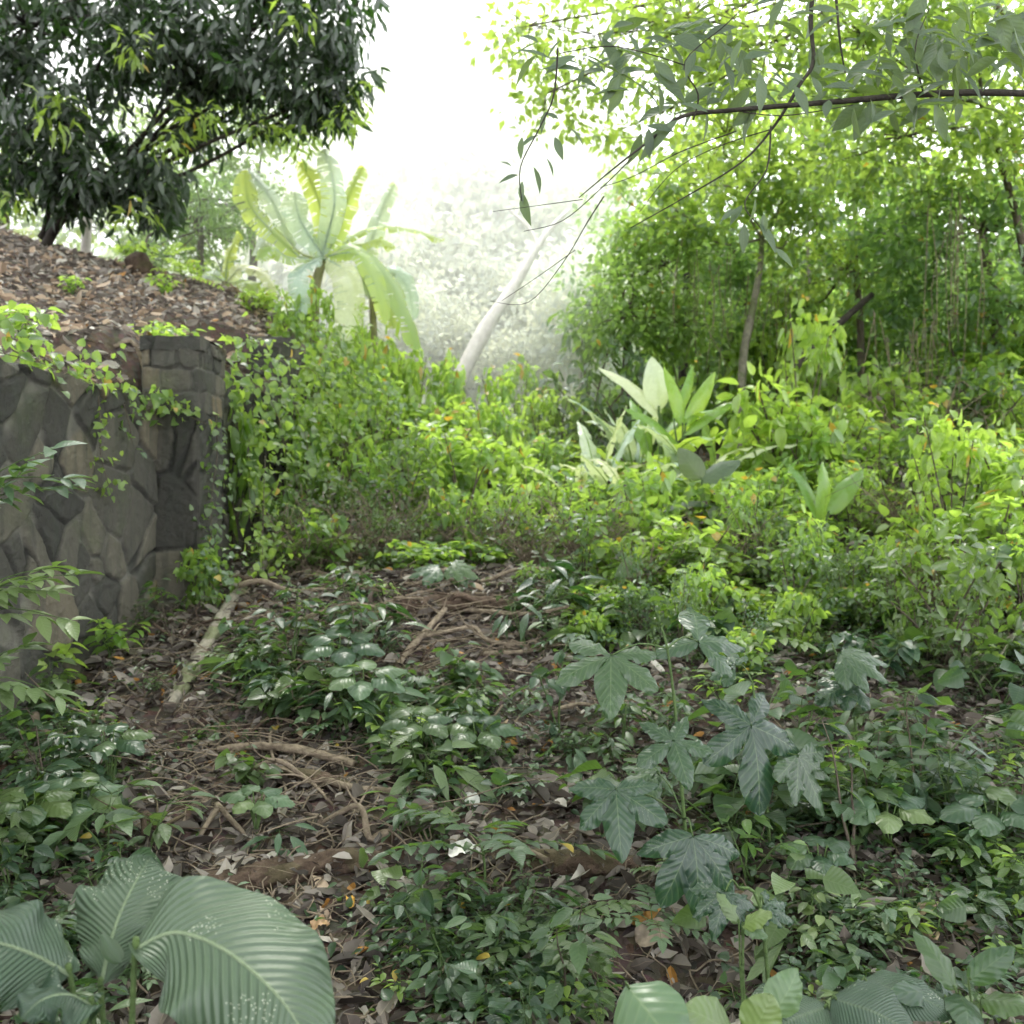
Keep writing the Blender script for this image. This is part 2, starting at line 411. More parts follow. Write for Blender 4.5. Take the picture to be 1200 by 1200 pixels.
def stone_mat():
    m, nt, out = nodes('wall_stone'); L = nt.links.new
    at = N_(nt, 'ShaderNodeAttribute', attribute_name='tint')
    sep = N_(nt, 'ShaderNodeSeparateColor'); L(at.outputs['Color'], sep.inputs[0])
    tc = N_(nt, 'ShaderNodeTexCoord')
    nz = N_(nt, 'ShaderNodeTexNoise'); nz.inputs['Scale'].default_value = 16; nz.inputs['Detail'].default_value = 9; nz.inputs['Roughness'].default_value = 0.72; L(tc.outputs['Object'], nz.inputs['Vector'])
    n2 = N_(nt, 'ShaderNodeTexNoise'); n2.inputs['Scale'].default_value = 2.2; n2.inputs['Detail'].default_value = 5; L(tc.outputs['Object'], n2.inputs['Vector'])
    base = ramp(nt, sep.outputs[0], [(0.0, (0.045, 0.042, 0.037)), (0.5, (0.088, 0.082, 0.070)), (0.85, (0.16, 0.143, 0.112)), (1.0, (0.24, 0.185, 0.11))])
    base = mixc(nt, math_(nt, 'MULTIPLY', nz.outputs[0], 0.9), base, mixc(nt, 1.0, base, (0.35, 0.35, 0.36), 'MULTIPLY'))
    # mortar joints: pale in places, dark with dirt in others
    jt = mixc(nt, ramp(nt, n2.outputs[0], [(0.45, (0, 0, 0)), (0.6, (1, 1, 1))]), (0.018, 0.017, 0.015), (0.17, 0.16, 0.14))
    base = mixc(nt, sep.outputs[1], base, jt)
    # dark weather streaks and moss
    st = N_(nt, 'ShaderNodeTexNoise'); st.inputs['Scale'].default_value = 5; st.inputs['Detail'].default_value = 4
    mp = N_(nt, 'ShaderNodeMapping'); mp.inputs['Scale'].default_value = (2.5, 2.5, 0.35); L(tc.outputs['Object'], mp.inputs[0]); L(mp.outputs[0], st.inputs['Vector'])
    base = mixc(nt, math_(nt, 'MULTIPLY', ramp(nt, st.outputs[0], [(0.45, (0, 0, 0)), (0.65, (1, 1, 1))]), 0.6), base, (0.035, 0.038, 0.032))
    base = mixc(nt, math_(nt, 'MULTIPLY', ramp(nt, n2.outputs[0], [(0.56, (0, 0, 0)), (0.68, (1, 1, 1))]), 0.35), base, (0.07, 0.085, 0.035))
    bs = N_(nt, 'ShaderNodeBsdfPrincipled'); L(base, bs.inputs['Base Color']); bs.inputs['Roughness'].default_value = 0.85
    bp = N_(nt, 'ShaderNodeBump'); bp.inputs['Strength'].default_value = 1.0; bp.inputs['Distance'].default_value = 0.03
    L(nz.outputs[0], bp.inputs['Height']); L(bp.outputs[0], bs.inputs['Normal'])
    L(bs.outputs[0], out.inputs[0]); return m

M = {
 'soil': soil_mat(), 'litter': litter_mat(), 'stone': stone_mat(),
 # shaded foreground leaves
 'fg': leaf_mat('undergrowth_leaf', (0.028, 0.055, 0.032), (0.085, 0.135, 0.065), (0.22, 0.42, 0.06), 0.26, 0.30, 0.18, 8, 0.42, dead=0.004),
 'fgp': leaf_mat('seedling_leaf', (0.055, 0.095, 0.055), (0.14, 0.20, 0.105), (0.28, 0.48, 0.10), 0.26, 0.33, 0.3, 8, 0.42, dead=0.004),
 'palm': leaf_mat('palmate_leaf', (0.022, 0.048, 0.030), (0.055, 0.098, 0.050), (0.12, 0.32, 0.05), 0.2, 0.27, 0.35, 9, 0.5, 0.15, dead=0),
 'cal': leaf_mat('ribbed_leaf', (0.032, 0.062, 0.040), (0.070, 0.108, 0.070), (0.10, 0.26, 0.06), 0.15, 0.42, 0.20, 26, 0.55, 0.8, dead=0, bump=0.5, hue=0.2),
 # sunlit middle ground
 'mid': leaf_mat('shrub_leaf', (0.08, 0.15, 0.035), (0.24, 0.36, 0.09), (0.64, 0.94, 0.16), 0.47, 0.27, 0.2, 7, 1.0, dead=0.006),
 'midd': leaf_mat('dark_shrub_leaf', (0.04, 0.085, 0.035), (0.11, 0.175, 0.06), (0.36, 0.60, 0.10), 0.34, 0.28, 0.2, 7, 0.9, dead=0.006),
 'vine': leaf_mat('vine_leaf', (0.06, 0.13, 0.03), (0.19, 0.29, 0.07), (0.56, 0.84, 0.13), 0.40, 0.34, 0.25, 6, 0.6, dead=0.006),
 'heli': leaf_mat('broad_blade', (0.10, 0.22, 0.05), (0.20, 0.36, 0.08), (0.65, 0.90, 0.14), 0.45, 0.26, 0.25, 30, 0.9, dead=0),
 'banana': leaf_mat('banana_blade', (0.22, 0.33, 0.12), (0.36, 0.48, 0.2), (0.82, 0.98, 0.2), 0.52, 0.30, 0.3, 40, 0.8, dead=0),
 'blade_glare': leaf_mat('painted_glare_blade', (0.50, 0.56, 0.42), (0.62, 0.68, 0.55), (0.8, 0.95, 0.5), 0.35, 0.25, 0.2, 40, 0.9, dead=0),  # glare on the blades painted in as a whitish base colour
 'mango': leaf_mat('glossy_dark_leaf', (0.016, 0.028, 0.022), (0.045, 0.066, 0.05), (0.12, 0.36, 0.03), 0.13, 0.38, 0.2, 9, 0.6, dead=0),
 'canopy': leaf_mat('canopy_leaf', (0.045, 0.105, 0.035), (0.13, 0.21, 0.065), (0.60, 0.86, 0.16), 0.43, 0.32, 0.15, 7, 0.7, dead=0.004),
 'canopyd': leaf_mat('deep_canopy_leaf', (0.06, 0.12, 0.045), (0.16, 0.25, 0.10), (0.50, 0.80, 0.18), 0.44, 0.30, 0.15, 7, 0.7, dead=0.004),
 'over': leaf_mat('overhead_leaf', (0.085, 0.105, 0.07), (0.17, 0.205, 0.135), (0.34, 0.50, 0.12), 0.28, 0.45, 0.2, 8, 0.5, dead=0),
 'pale': leaf_mat('painted_haze_leaf', (0.66, 0.69, 0.62), (0.84, 0.86, 0.80), (0.90, 0.95, 0.84), 0.6, 0.5, 0.0, 5, dead=0, hue=0),  # distance haze painted into a near-white leaf colour
 'bark': bark_mat('brown_bark', (0.045, 0.035, 0.028), (0.16, 0.13, 0.10), 14, 0.3),
 'barkd': bark_mat('dark_bark', (0.02, 0.017, 0.014), (0.07, 0.06, 0.05), 14, 0.0),
 'barkp': bark_mat('pale_bark', (0.12, 0.105, 0.085), (0.34, 0.31, 0.26), 14, 0.6),
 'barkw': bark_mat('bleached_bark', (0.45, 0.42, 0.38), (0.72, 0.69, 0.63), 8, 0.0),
 'rot': bark_mat('rotten_wood', (0.035, 0.022, 0.016), (0.13, 0.09, 0.065), 20, 0.15),
 'stick': bark_mat('dry_stick', (0.10, 0.075, 0.055), (0.30, 0.24, 0.18), 25, 0.0),
 'stem': bark_mat('green_stem', (0.05, 0.09, 0.03), (0.12, 0.18, 0.06), 30, 0.0, 0.5),
 'rib': bark_mat('pale_midrib', (0.16, 0.21, 0.13), (0.24, 0.30, 0.19), 30, 0.0, 0.5),
 'pstem': bark_mat('pseudostem_skin', (0.14, 0.15, 0.07), (0.34, 0.30, 0.20), 8, 0.0, 0.5),
}

# ------------------------------------------------------------------ ground
def axis(a, b, fine0, fine1, df, dc):
    lo = list(np.arange(fine0, fine1, df)); x = fine1; st = df
    while x < b: lo.append(x); st = min(st * 1.12, dc); x += st
    lo.append(b); x = fine0; st = df; left = []
    while x > a: st = min(st * 1.12, dc); x -= st; left.append(max(x, a))
    return np.array(sorted(set(left)) + lo)
xs = axis(-220, 220, -4.2, 5.5, 0.045, 8); ys = axis(-40, 300, 2.0, 11.0, 0.045, 8)
X, Y = np.meshgrid(xs, ys)
Z = ground_z(X, Y)
b = Buf(); nx, ny = len(xs), len(ys)
i, j = np.meshgrid(np.arange(ny - 1), np.arange(nx - 1), indexing='ij')
b.add(np.stack([X, Y, Z], -1).reshape(-1, 3), np.stack([i * nx + j, i * nx + j + 1, (i + 1) * nx + j + 1, (i + 1) * nx + j], -1).reshape(-1, 4))
tag(b.build('ground', M['soil']), kind='structure')

def gnormal(x, y, e=0.05):
    return nrm(np.stack([(ground_z(x - e, y) - ground_z(x + e, y)) / (2 * e), (ground_z(x, y - e) - ground_z(x, y + e)) / (2 * e), np.ones_like(x)], -1))

# ------------------------------------------------------------------ leaf litter (nobody could count it)
def litter(name, xr, yr, count, smin, smax, cond=None, light=0.0):
    x = rs.uniform(*xr, count); y = rs.uniform(*yr, count) if not callable(yr) else yr(count)
    k = np.ones(count, bool)
    if cond is not None: k = cond(x, y)
    x, y = x[k], y[k]; m = len(x)
    n = nrm(gnormal(x, y) + rs.normal(size=(m, 3)) * 0.38)
    z = ground_z(x, y) + rs.uniform(0.004, 0.035, m)
    d = np.stack([rs.normal(size=m), rs.normal(size=m), rs.normal(size=m) * 0.25], -1)
    s = rs.uniform(smin, smax, m) * rs.uniform(0.6, 1.2, m)
    r = np.clip(rs.beta(1.7, 2.2, m) + light, 0, 0.97); r[rs.rand(m) < 0.012] = 1.0
    tint = np.stack([r, rs.rand(m), rs.rand(m)], -1)
    bb = Buf()
    g = rs.randint(0, 4, m)
    for q in range(4):
        w = g == q
        leaves(bb, T_DEAD[q], np.stack([x, y, z], -1)[w], d[w], n[w], s[w], tint[w])
    return tag(bb.build(name, M['litter'], smooth_=False), 'brown dead leaves lying over the soil', 'leaf litter', kind='stuff')
infr = lambda x, y: np.abs(x) < y * 0.56 + 0.3
litter('leaf_litter', (-3.6, 4.4), lambda n: 1.6 + 6.6 * rs.rand(n) ** 1.15, 30000, 0.04, 0.115, lambda x, y: infr(x, y) & (x > wall_x(y) + 0.02))
litter('leaf_litter', (-3.0, 3.4), lambda n: 2.2 + 5.5 * rs.rand(n) ** 1.1, 2200, 0.09, 0.16, lambda x, y: infr(x, y) & (x > wall_x(y) + 0.1), 0.08)
litter('leaf_litter', (-9, -2.6), (4.8, 14), 16000, 0.06, 0.15, lambda x, y: infr(x, y) & (x < wall_x(y) - 0.17), 0.42)  # bank leaves lightened: the sunlight there is put into their colour
litter('leaf_litter', (-3, 7), (8, 14), 6000, 0.07, 0.14, lambda x, y: (x > wall_x(y)), 0.0)

# fine twigs mixed into the litter
b = Buf()
for q in range(650):
    px, py = rs.uniform(60, 1200), rs.uniform(640, 1200)
    if rs.rand() < 0.5: px = rs.uniform(150, 760)
    p = G(px, py)
    if p[0] < wall_x(p[1]) + 0.1: continue
    L = rs.uniform(0.08, 0.4); a = rs.uniform(0, 6.28); d = np.array([math.cos(a), math.sin(a), 0])
    pts = []
    for t in np.linspace(-0.5, 0.5, 5):
        w = p + d * t * L + np.array([-d[1], d[0], 0]) * rs.normal() * L * 0.06
        w[2] = float(ground_z(w[0], w[1])) + 0.02 + abs(rs.normal()) * 0.02
        pts.append(w)
    r = rs.uniform(0.0015, 0.005)
    tube(b, pts, [r, r * 0.6], 5, sub=2)
tag(b.build('twig_litter', M['stick']), 'thin broken twigs strewn among the dead leaves', 'twigs', kind='stuff')

# ------------------------------------------------------------------ the stone wall
def stone_face(buf, p0, p1, zb, zt, seeds_per_m2, nrm_dir, res=0.022, depth=0.035, seed=0, stretch=1.0, course=False, top_rough=0.03, pin=False):
    """a grid of fitted rubble stones with sunk joints: real relief"""
    r = np.random.RandomState(seed)
    p0 = np.array(p0, float); p1 = np.array(p1, float); L = np.linalg.norm(p1 - p0)
    H = zt - zb
    ns, nz = max(4, int(L / res)), max(4, int(H / res))
    s = np.linspace(0, L, ns + 1); h = np.linspace(0, H, nz + 1)
    S, Hh = np.meshgrid(s, h)
    wf = 0.025 if course else 0.05
    ws = S + wf * fbm(S * 4.2, Hh * 4.2, seed + 1, 3); wh = Hh + wf * fbm(S * 3.2, Hh * 3.2, seed + 9, 3)
    n = int(L * H * seeds_per_m2) + 4
    if course:
        pts = []
        hh = -0.1; row = 0
        while hh < H + 0.2:
            ss = -0.2 + (row % 2) * 0.13
            while ss < L + 0.3: pts.append([ss + r.uniform(-.03, .03), hh + r.uniform(-.015, .015)]); ss += r.uniform(0.19, 0.27)
            hh += 0.17; row += 1
        pts = np.array(pts)
    else:
        pts = np.stack([r.uniform(-0.2, L + 0.2, n), r.uniform(-0.2, H + 0.2, n)], 1)
    rot = r.uniform(-0.5, 0.5, len(pts))
    dx = ws.ravel()[:, None] - pts[None, :, 0]; dz = wh.ravel()[:, None] - pts[None, :, 1]
    dx2 = dx * np.cos(rot) + dz * np.sin(rot); dz2 = (-dx * np.sin(rot) + dz * np.cos(rot)) / stretch
    D = np.sqrt(dx2 ** 2 + dz2 ** 2) if not course else np.maximum(np.abs(dx), np.abs(dz) * 1.35) + 0.15 * np.sqrt(dx ** 2 + dz ** 2)
    o = np.argsort(D, axis=1)[:, :2]
    f1 = np.take_along_axis(D, o[:, :1], 1)[:, 0]; f2 = np.take_along_axis(D, o[:, 1:2], 1)[:, 0]
    e = (f2 - f1)
    st = smooth(0.004, 0.032, e)
    rnd = r.rand(len(pts)); bulge = r.uniform(0.2, 1.0, len(pts))
    disp = depth * st * (0.45 + 0.55 * bulge[o[:, 0]]) + (0.007 * fbm(ws.ravel() * 9, wh.ravel() * 9, seed + 4, 4) + 0.005 * fbm(ws.ravel() * 30, wh.ravel() * 30, seed + 6, 3)) * st
    tilt = (r.uniform(-0.10, 0.10, len(pts))[o[:, 0]] * dx2[np.arange(len(dx2)), o[:, 0]] + r.uniform(-0.08, 0.08, len(pts))[o[:, 0]] * dz2[np.arange(len(dx2)), o[:, 0]])
    disp = disp + tilt * st * (1.0 if course else 0.5)
    if pin: disp = disp * smooth(0, 0.035, np.minimum(S.ravel(), L - S.ravel()))
    nd = nrm(np.array(nrm_dir, float)); T = (p1 - p0) / L
    zz = zb + Hh.ravel() + np.where(Hh.ravel() > H - 0.12, top_rough * fbm(ws.ravel() * 5, ws.ravel() * 0, seed + 2, 3), 0) * np.clip((Hh.ravel() - H + 0.12) / 0.12, 0, 1)
    V = p0[None, :] * np.array([1, 1, 0]) + T[None, :] * np.array([1, 1, 0]) * S.ravel()[:, None] + nd[None, :] * disp[:, None]
    V[:, 2] = zz + nd[2] * disp
    C = np.stack([rnd[o[:, 0]], 1 - smooth(0.010, 0.026, e), np.zeros(len(e))], 1)
    i, j = np.meshgrid(np.arange(nz), np.arange(ns), indexing='ij'); w = ns + 1
    Fq = np.stack([i * w + j, i * w + j + 1, (i + 1) * w + j + 1, (i + 1) * w + j], -1).reshape(-1, 4)
    buf.add(V, Fq, None, C)
    return V.reshape(nz + 1, ns + 1, 3)[-1], C.reshape(nz + 1, ns + 1, 3)[-1]

def lid(buf, top, back, C):
    """top of a wall: joins the edge of the face to its back"""
    n = len(top); rows = 6; V = []
    for k in range(rows + 1):
        t = k / rows
        r_ = top * (1 - t) + (top + back) * t
        r_ = r_.copy(); r_[:, 2] += 0.015 * fbm(r_[:, 0] * 9, r_[:, 1] * 9, 3, 3) * math.sin(t * math.pi) + 0.01 * math.sin(t * math.pi)
        V.append(r_)
    V = np.concatenate(V); i, j = np.meshgrid(np.arange(rows), np.arange(n - 1), indexing='ij')
    buf.add(V, np.stack([i * n + j, i * n + j + 1, (i + 1) * n + j + 1, (i + 1) * n + j], -1).reshape(-1, 4), None, np.tile(C, (rows + 1, 1)))

wall = thing('stone_wall', 'grey retaining wall of fitted rubble stones with two square pillars at the left', 'stone wall', (0, 0, 0))
def panel(y0, y1, zt, seed, ext):
    bb = Buf()
    p0 = [float(wall_x(y0)), y0, 0]; p1 = [float(wall_x(y1)), y1, 0]
    d = nrm(np.array(p1) - np.array(p0)); nd = np.array([d[1], -d[0], 0.0]) 
    top, C = stone_face(bb, p0, p1, ext, zt, 15, nd, 0.012, 0.032, seed, 1.05)
    lid(bb, top, -nd * 0.34, C)
    return bb.build('wall_panel', M['stone'], wall)
panel(3.4, 6.98, 2.30, 11, -0.3)
panel(7.62, 9.45, 2.72, 23, 0.4)
def pillar(x0, x1, y0, y1, zb, zt, seed):
    bb = Buf()
    zm = zt - 0.45
    stone_face(bb, [x0, y0 + .01, 0], [x1, y0 + .01, 0], zb, zm, 13, (0, -1, 0), 0.013, 0.03, seed + 8, 1.3, False, 0.0, True)
    stone_face(bb, [x1 - .01, y0, 0], [x1 - .01, y1, 0], zb, zm, 13, (1, 0, 0), 0.014, 0.03, seed + 9, 1.3, False, 0.0, True)
    t, C = stone_face(bb, [x0, y0, 0], [x1, y0, 0], zm, zt, 22, (0, -1, 0), 0.012, 0.028, seed, 1.2, True, 0.0, True)
    lid(bb, t, np.array([0, y1 - y0, 0.0]), C)
    stone_face(bb, [x1, y0, 0], [x1, y1, 0], zm, zt, 22, (1, 0, 0), 0.014, 0.028, seed + 1, 1.2, True, 0.0, True)
    stone_face(bb, [x0, y1, 0], [x0, y0, 0], zb, zt, 22, (-1, 0, 0), 0.03, 0.02, seed + 2, 1.2, True, 0.0, True)
    stone_face(bb, [x1, y1, 0], [x0, y1, 0], zb, zt, 22, (0, 1, 0), 0.03, 0.02, seed + 3, 1.2, True, 0.0, True)
    o = bb.build('pillar', M['stone'], wall)
    # irregular cap course, a little proud of the shaft
    cb = Buf(); e = 0.012; h = 0.085
    t, C = stone_face(cb, [x0 - e, y0 - e, 0], [x1 + e, y0 - e, 0], zt - 0.01, zt + h, 22, (0, -1, 0), 0.014, 0.02, seed + 5, 1.0, False, 0.015, True)
    lid(cb, t, np.array([0, y1 - y0 + 2 * e, 0.0]), C)
    stone_face(cb, [x1 + e, y0 - e, 0], [x1 + e, y1 + e, 0], zt - 0.01, zt + h, 22, (1, 0, 0), 0.016, 0.02, seed + 6, 1.0, False, 0.015, True)
    stone_face(cb, [x0 - e, y1 + e, 0], [x0 - e, y0 - e, 0], zt - 0.01, zt + h, 22, (-1, 0, 0), 0.03, 0.02, seed + 7, 1.0, False, 0.015, True)
    cb.build('capstone', M['stone'], o)
pillar(-2.63, -2.23, 7.0, 7.6, 0.3, 2.66, 31)
pillar(-2.52, -2.12, 9.5, 10.0, 0.8, 3.10, 41)

# ------------------------------------------------------------------ plants: prototypes
def orth(m): return rs.normal(size=(m, 3))
def cluster_leaves(buf, tmpl, c, rad, m, size, tintc, up=0.5, droop=-0.25, shell=0.0):
    """m leaves about the point c"""
    v = rs.normal(size=(m, 3)); r = rs.rand(m) ** 0.5
    if shell: r = np.maximum(r, shell)
    off = nrm(v) * r[:, None] * np.asarray(rad)
    d = nrm(off) * 0.7 + rs.normal(size=(m, 3)) * 0.55; d[:, 2] += droop
    n = rs.normal(size=(m, 3)) * 0.45; n[:, 2] += up + 0.3
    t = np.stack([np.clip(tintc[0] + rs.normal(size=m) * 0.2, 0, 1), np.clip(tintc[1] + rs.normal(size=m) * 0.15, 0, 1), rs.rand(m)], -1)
    leaves(buf, tmpl, np.asarray(c) + off, d, n, size * rs.uniform(0.55, 1.2, m), t)

def twiggy(name, cat, group, label, kind, height, nst, per, lsize, tmpl, lm, sm, spread=0.5, opp=False, tuft=0.0):
    """plant of several stems with leaves along them, standing at the origin"""
    root = thing(name, label, cat, (0, 0, 0), group)
    sb = Buf(); lb = Buf()
    for k in range(nst):
        a = rs.uniform(0, 6.28); lean = rs.uniform(0.15, 1.0) * spread; h = height * rs.uniform(0.6, 1.05)
        pts = [np.array([math.cos(a), math.sin(a), 0]) * lean * h * (t ** 1.3) + np.array([0, 0, h * (t - 0.25 * lean * t * t)]) + rs.normal(size=3) * 0.02 * h * t for t in np.linspace(0, 1, 6)]
        pts[0] = np.array([rs.normal() * 0.02, rs.normal() * 0.02, -0.05])
        tube(sb, pts, [0.004 + 0.005 * height, 0.0015], 5, sub=2)
        pts = np.array(pts)
        for q in range(per):
            t = rs.uniform(0.25, 1.0) ** 0.7 if q < per - 3 else 0.98
            f = t * 5; i0 = min(int(f), 4); p = pts[i0] * (1 - f + i0) + pts[i0 + 1] * (f - i0)
            b2 = rs.uniform(0, 6.28); d = np.array([math.cos(b2), math.sin(b2), rs.uniform(-0.25, 0.45)])
            pet = lsize * rs.uniform(0.2, 0.6 + tuft)
            leaves(lb, tmpl, (p + d * pet)[None], (d + np.array([0, 0, -0.25]))[None], (np.array([0, 0, 1.0]) + rs.normal(size=3) * 0.3)[None], lsize * rs.uniform(0.55, 1.15), np.array([[rs.rand(), rs.rand() * 0.7, rs.rand()]]))
            if pet > lsize * 0.3: tube(sb, [p, p + d * pet], [0.0015, 0.001], 3, sub=1)
    sb.build('stem', sm, root); lb.build('foliage', lm, root)
    return root

def pinnate(name, label, group, nfr, L, nl, lsize, tmpl, lm, up=0.8, cat='seedling'):
    root = thing(name, label, cat, (0, 0, 0), group)
    sb = Buf(); lb = Buf()
    tube(sb, [[0, 0, -0.05], [0.005, 0, L * 0.25], [0, 0.01, L * 0.45]], [0.005, 0.003], 5, sub=2)
    for k in range(nfr):
        a = k * 2.4 + rs.uniform(-.3, .3); e = rs.uniform(0.25, 1.0) * up
        d = nrm(np.array([math.cos(a), math.sin(a), e]))
        st = np.array([0, 0, L * rs.uniform(0.3, 0.45)])
        pts = np.array([st + d * L * t + np.array([0, 0, -0.32 * L * t * t]) for t in np.linspace(0, 1, 7)])
        tube(sb, pts, [0.0025, 0.001], 4, sub=1)
        side = nrm(np.cross(d, [0, 0, 1]))
        tr = rs.rand() * 0.6 + 0.2
        for q in range(nl):
            t = 0.25 + 0.72 * q / (nl - 1); f = t * 6; i0 = min(int(f), 5); p = pts[i0] * (1 - f + i0) + pts[i0 + 1] * (f - i0)
            tg = nrm(pts[i0 + 1] - pts[i0]); s = lsize * (1 - 0.35 * abs(t - 0.6)) * rs.uniform(0.9, 1.1)
            for sg in (-1, 1):
                dd = side * sg + tg * 0.55
                leaves(lb, tmpl, p[None], dd[None], (np.cross(side, tg) + rs.normal(size=3) * 0.12)[None], s, np.array([[tr + rs.uniform(-.15, .15), 0.2, rs.rand()]]))
        leaves(lb, tmpl, pts[-1][None], nrm(pts[-1] - pts[-2])[None], np.array([[0, 0, 1.0]]), lsize * 1.1, np.array([[tr, 0.1, 0.3]]))
    sb.build('stem', M['stem'], root); lb.build('foliage', lm, root)
    return root

LANDMARKS = [('the ribbed leaf plant', P(150, 1200, 2.0)), ('the palmate sapling', GX(800, 3.6)), ('the lower rotten log', G(660, 1030)),
             ('the pale mossy log', G(260, 740)), ('the foot of the stone wall', G(110, 790)), ('the forked stick', G(255, 975)),
             ('the leaning stick', G(490, 765)), ('the dark upper log', G(560, 720)), ('the roots in the middle', G(330, 905)),
             ('the bare hollow at the right', G(1130, 745)), ('the stone pillar', GX(260, 7.6)), ('the tall broad blade clump', GX(790, 10.5)),
             ('the small two-bladed plant', GX(965, 8.5)), ('the bottom right corner', G(1180, 1190)), ('the round leaved clump', G(760, 1190)),
             ('the right edge of the picture', G(1190, 930)), ('the crossed sticks on the left', G(90, 900)), ('the thick log stub', G(340, 1020)),
             ('the second pillar', GX(325, 9.6))]
def where(p):
    ds = sorted((float(np.hypot(p[0] - l[1][0], p[1] - l[1][1])), i) for i, l in enumerate(LANDMARKS))
    d, i = ds[0]; l = LANDMARKS[i]; dx = p[0] - l[1][0]; dy = p[1] - l[1][1]
    dist = 'close' if d < 0.35 else ('a step' if d < 0.9 else ('metres' if d > 2 else 'some way'))
    if abs(dx) > abs(dy): w = 'right of' if dx > 0 else 'left of'
    else: w = 'behind' if dy > 0 else 'in front of'
    return f"{w} {l[0]}, {dist} off" if dist != 'close' else f"close {w} {l[0]}"
used_labels = {}
def lab(desc, p, s):
    """label that says which one: its size, its look and what it stands beside"""
    size = 'tiny' if s < 0.75 else ('small' if s < 0.95 else ('middling' if s < 1.15 else ('tall' if s < 1.4 else 'very tall')))
    base = f"{size} {desc} {where(p)}"
    k = used_labels.get(base, 0); used_labels[base] = k + 1
    if k:
        px = p[0] / p[1] * F + 600
        if len(base.split()) <= 14 and k <= 2: base = base + (', nearer' if k % 2 else ', further')
    if len(base.split()) > 16: base = base.replace(' leaved', '-leaved').replace(' with small', ' of small').replace('the glade', 'glade').replace(' some way off', '')
    return base if len(base.split()) <= 16 else base.replace(', some way off', '').replace(', metres off', '').replace(', a step off', '').replace(', nearer', '').replace(', further', '').replace('the ', '')

# prototypes of the small things on the forest floor
def protos_fg():
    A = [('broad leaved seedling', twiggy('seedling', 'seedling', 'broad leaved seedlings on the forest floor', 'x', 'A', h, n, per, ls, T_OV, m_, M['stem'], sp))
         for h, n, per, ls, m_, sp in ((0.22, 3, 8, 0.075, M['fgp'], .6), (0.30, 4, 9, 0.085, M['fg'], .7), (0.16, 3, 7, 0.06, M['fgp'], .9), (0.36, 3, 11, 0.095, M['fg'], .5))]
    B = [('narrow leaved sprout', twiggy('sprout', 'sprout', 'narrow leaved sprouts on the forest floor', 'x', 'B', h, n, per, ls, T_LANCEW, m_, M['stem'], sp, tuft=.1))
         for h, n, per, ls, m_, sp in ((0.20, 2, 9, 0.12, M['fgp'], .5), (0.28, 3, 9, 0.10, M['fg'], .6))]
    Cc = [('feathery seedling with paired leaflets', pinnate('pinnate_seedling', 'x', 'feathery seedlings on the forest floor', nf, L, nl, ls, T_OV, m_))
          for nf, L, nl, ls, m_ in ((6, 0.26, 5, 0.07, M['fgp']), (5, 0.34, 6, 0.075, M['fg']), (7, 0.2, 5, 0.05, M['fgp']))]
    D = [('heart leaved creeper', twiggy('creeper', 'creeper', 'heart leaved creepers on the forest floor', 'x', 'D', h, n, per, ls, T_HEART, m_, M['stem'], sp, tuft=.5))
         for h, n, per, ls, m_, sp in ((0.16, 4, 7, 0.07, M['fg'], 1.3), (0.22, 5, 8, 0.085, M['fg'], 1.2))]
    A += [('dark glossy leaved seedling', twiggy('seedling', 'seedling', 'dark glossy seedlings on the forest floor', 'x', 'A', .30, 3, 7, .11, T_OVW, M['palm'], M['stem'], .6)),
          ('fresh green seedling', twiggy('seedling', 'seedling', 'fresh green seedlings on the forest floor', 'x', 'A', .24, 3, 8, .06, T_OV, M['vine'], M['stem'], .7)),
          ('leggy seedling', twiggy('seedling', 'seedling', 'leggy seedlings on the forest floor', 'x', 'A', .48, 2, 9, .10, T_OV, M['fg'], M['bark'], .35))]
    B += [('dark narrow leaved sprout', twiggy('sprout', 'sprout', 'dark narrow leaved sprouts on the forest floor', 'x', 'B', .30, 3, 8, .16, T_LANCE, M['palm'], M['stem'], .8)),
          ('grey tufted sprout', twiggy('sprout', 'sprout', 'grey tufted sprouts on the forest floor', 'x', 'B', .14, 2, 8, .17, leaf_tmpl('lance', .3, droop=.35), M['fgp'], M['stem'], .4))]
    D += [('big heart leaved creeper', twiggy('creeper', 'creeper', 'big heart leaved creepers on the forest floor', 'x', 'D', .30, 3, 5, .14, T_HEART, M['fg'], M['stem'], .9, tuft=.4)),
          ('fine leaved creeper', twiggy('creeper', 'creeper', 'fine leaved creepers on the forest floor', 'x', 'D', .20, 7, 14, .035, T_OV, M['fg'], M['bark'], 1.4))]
    return A, B, Cc, D
FA, FB, FC, FD = protos_fg()
used = set()
def put(proto, p, rz, s, label_desc, tilt=(0, 0), sz=None):
    d, o = proto
    l = lab(label_desc or d, p, s)
    if o.name not in used:
        used.add(o.name); o.location = tuple(p); o.rotation_euler = (tilt[0], tilt[1], rz); o.scale = (s, s, s * (sz or 1)); o['label'] = l
        return o
    return dup(o, p, rz, s, l, tilt, sz)

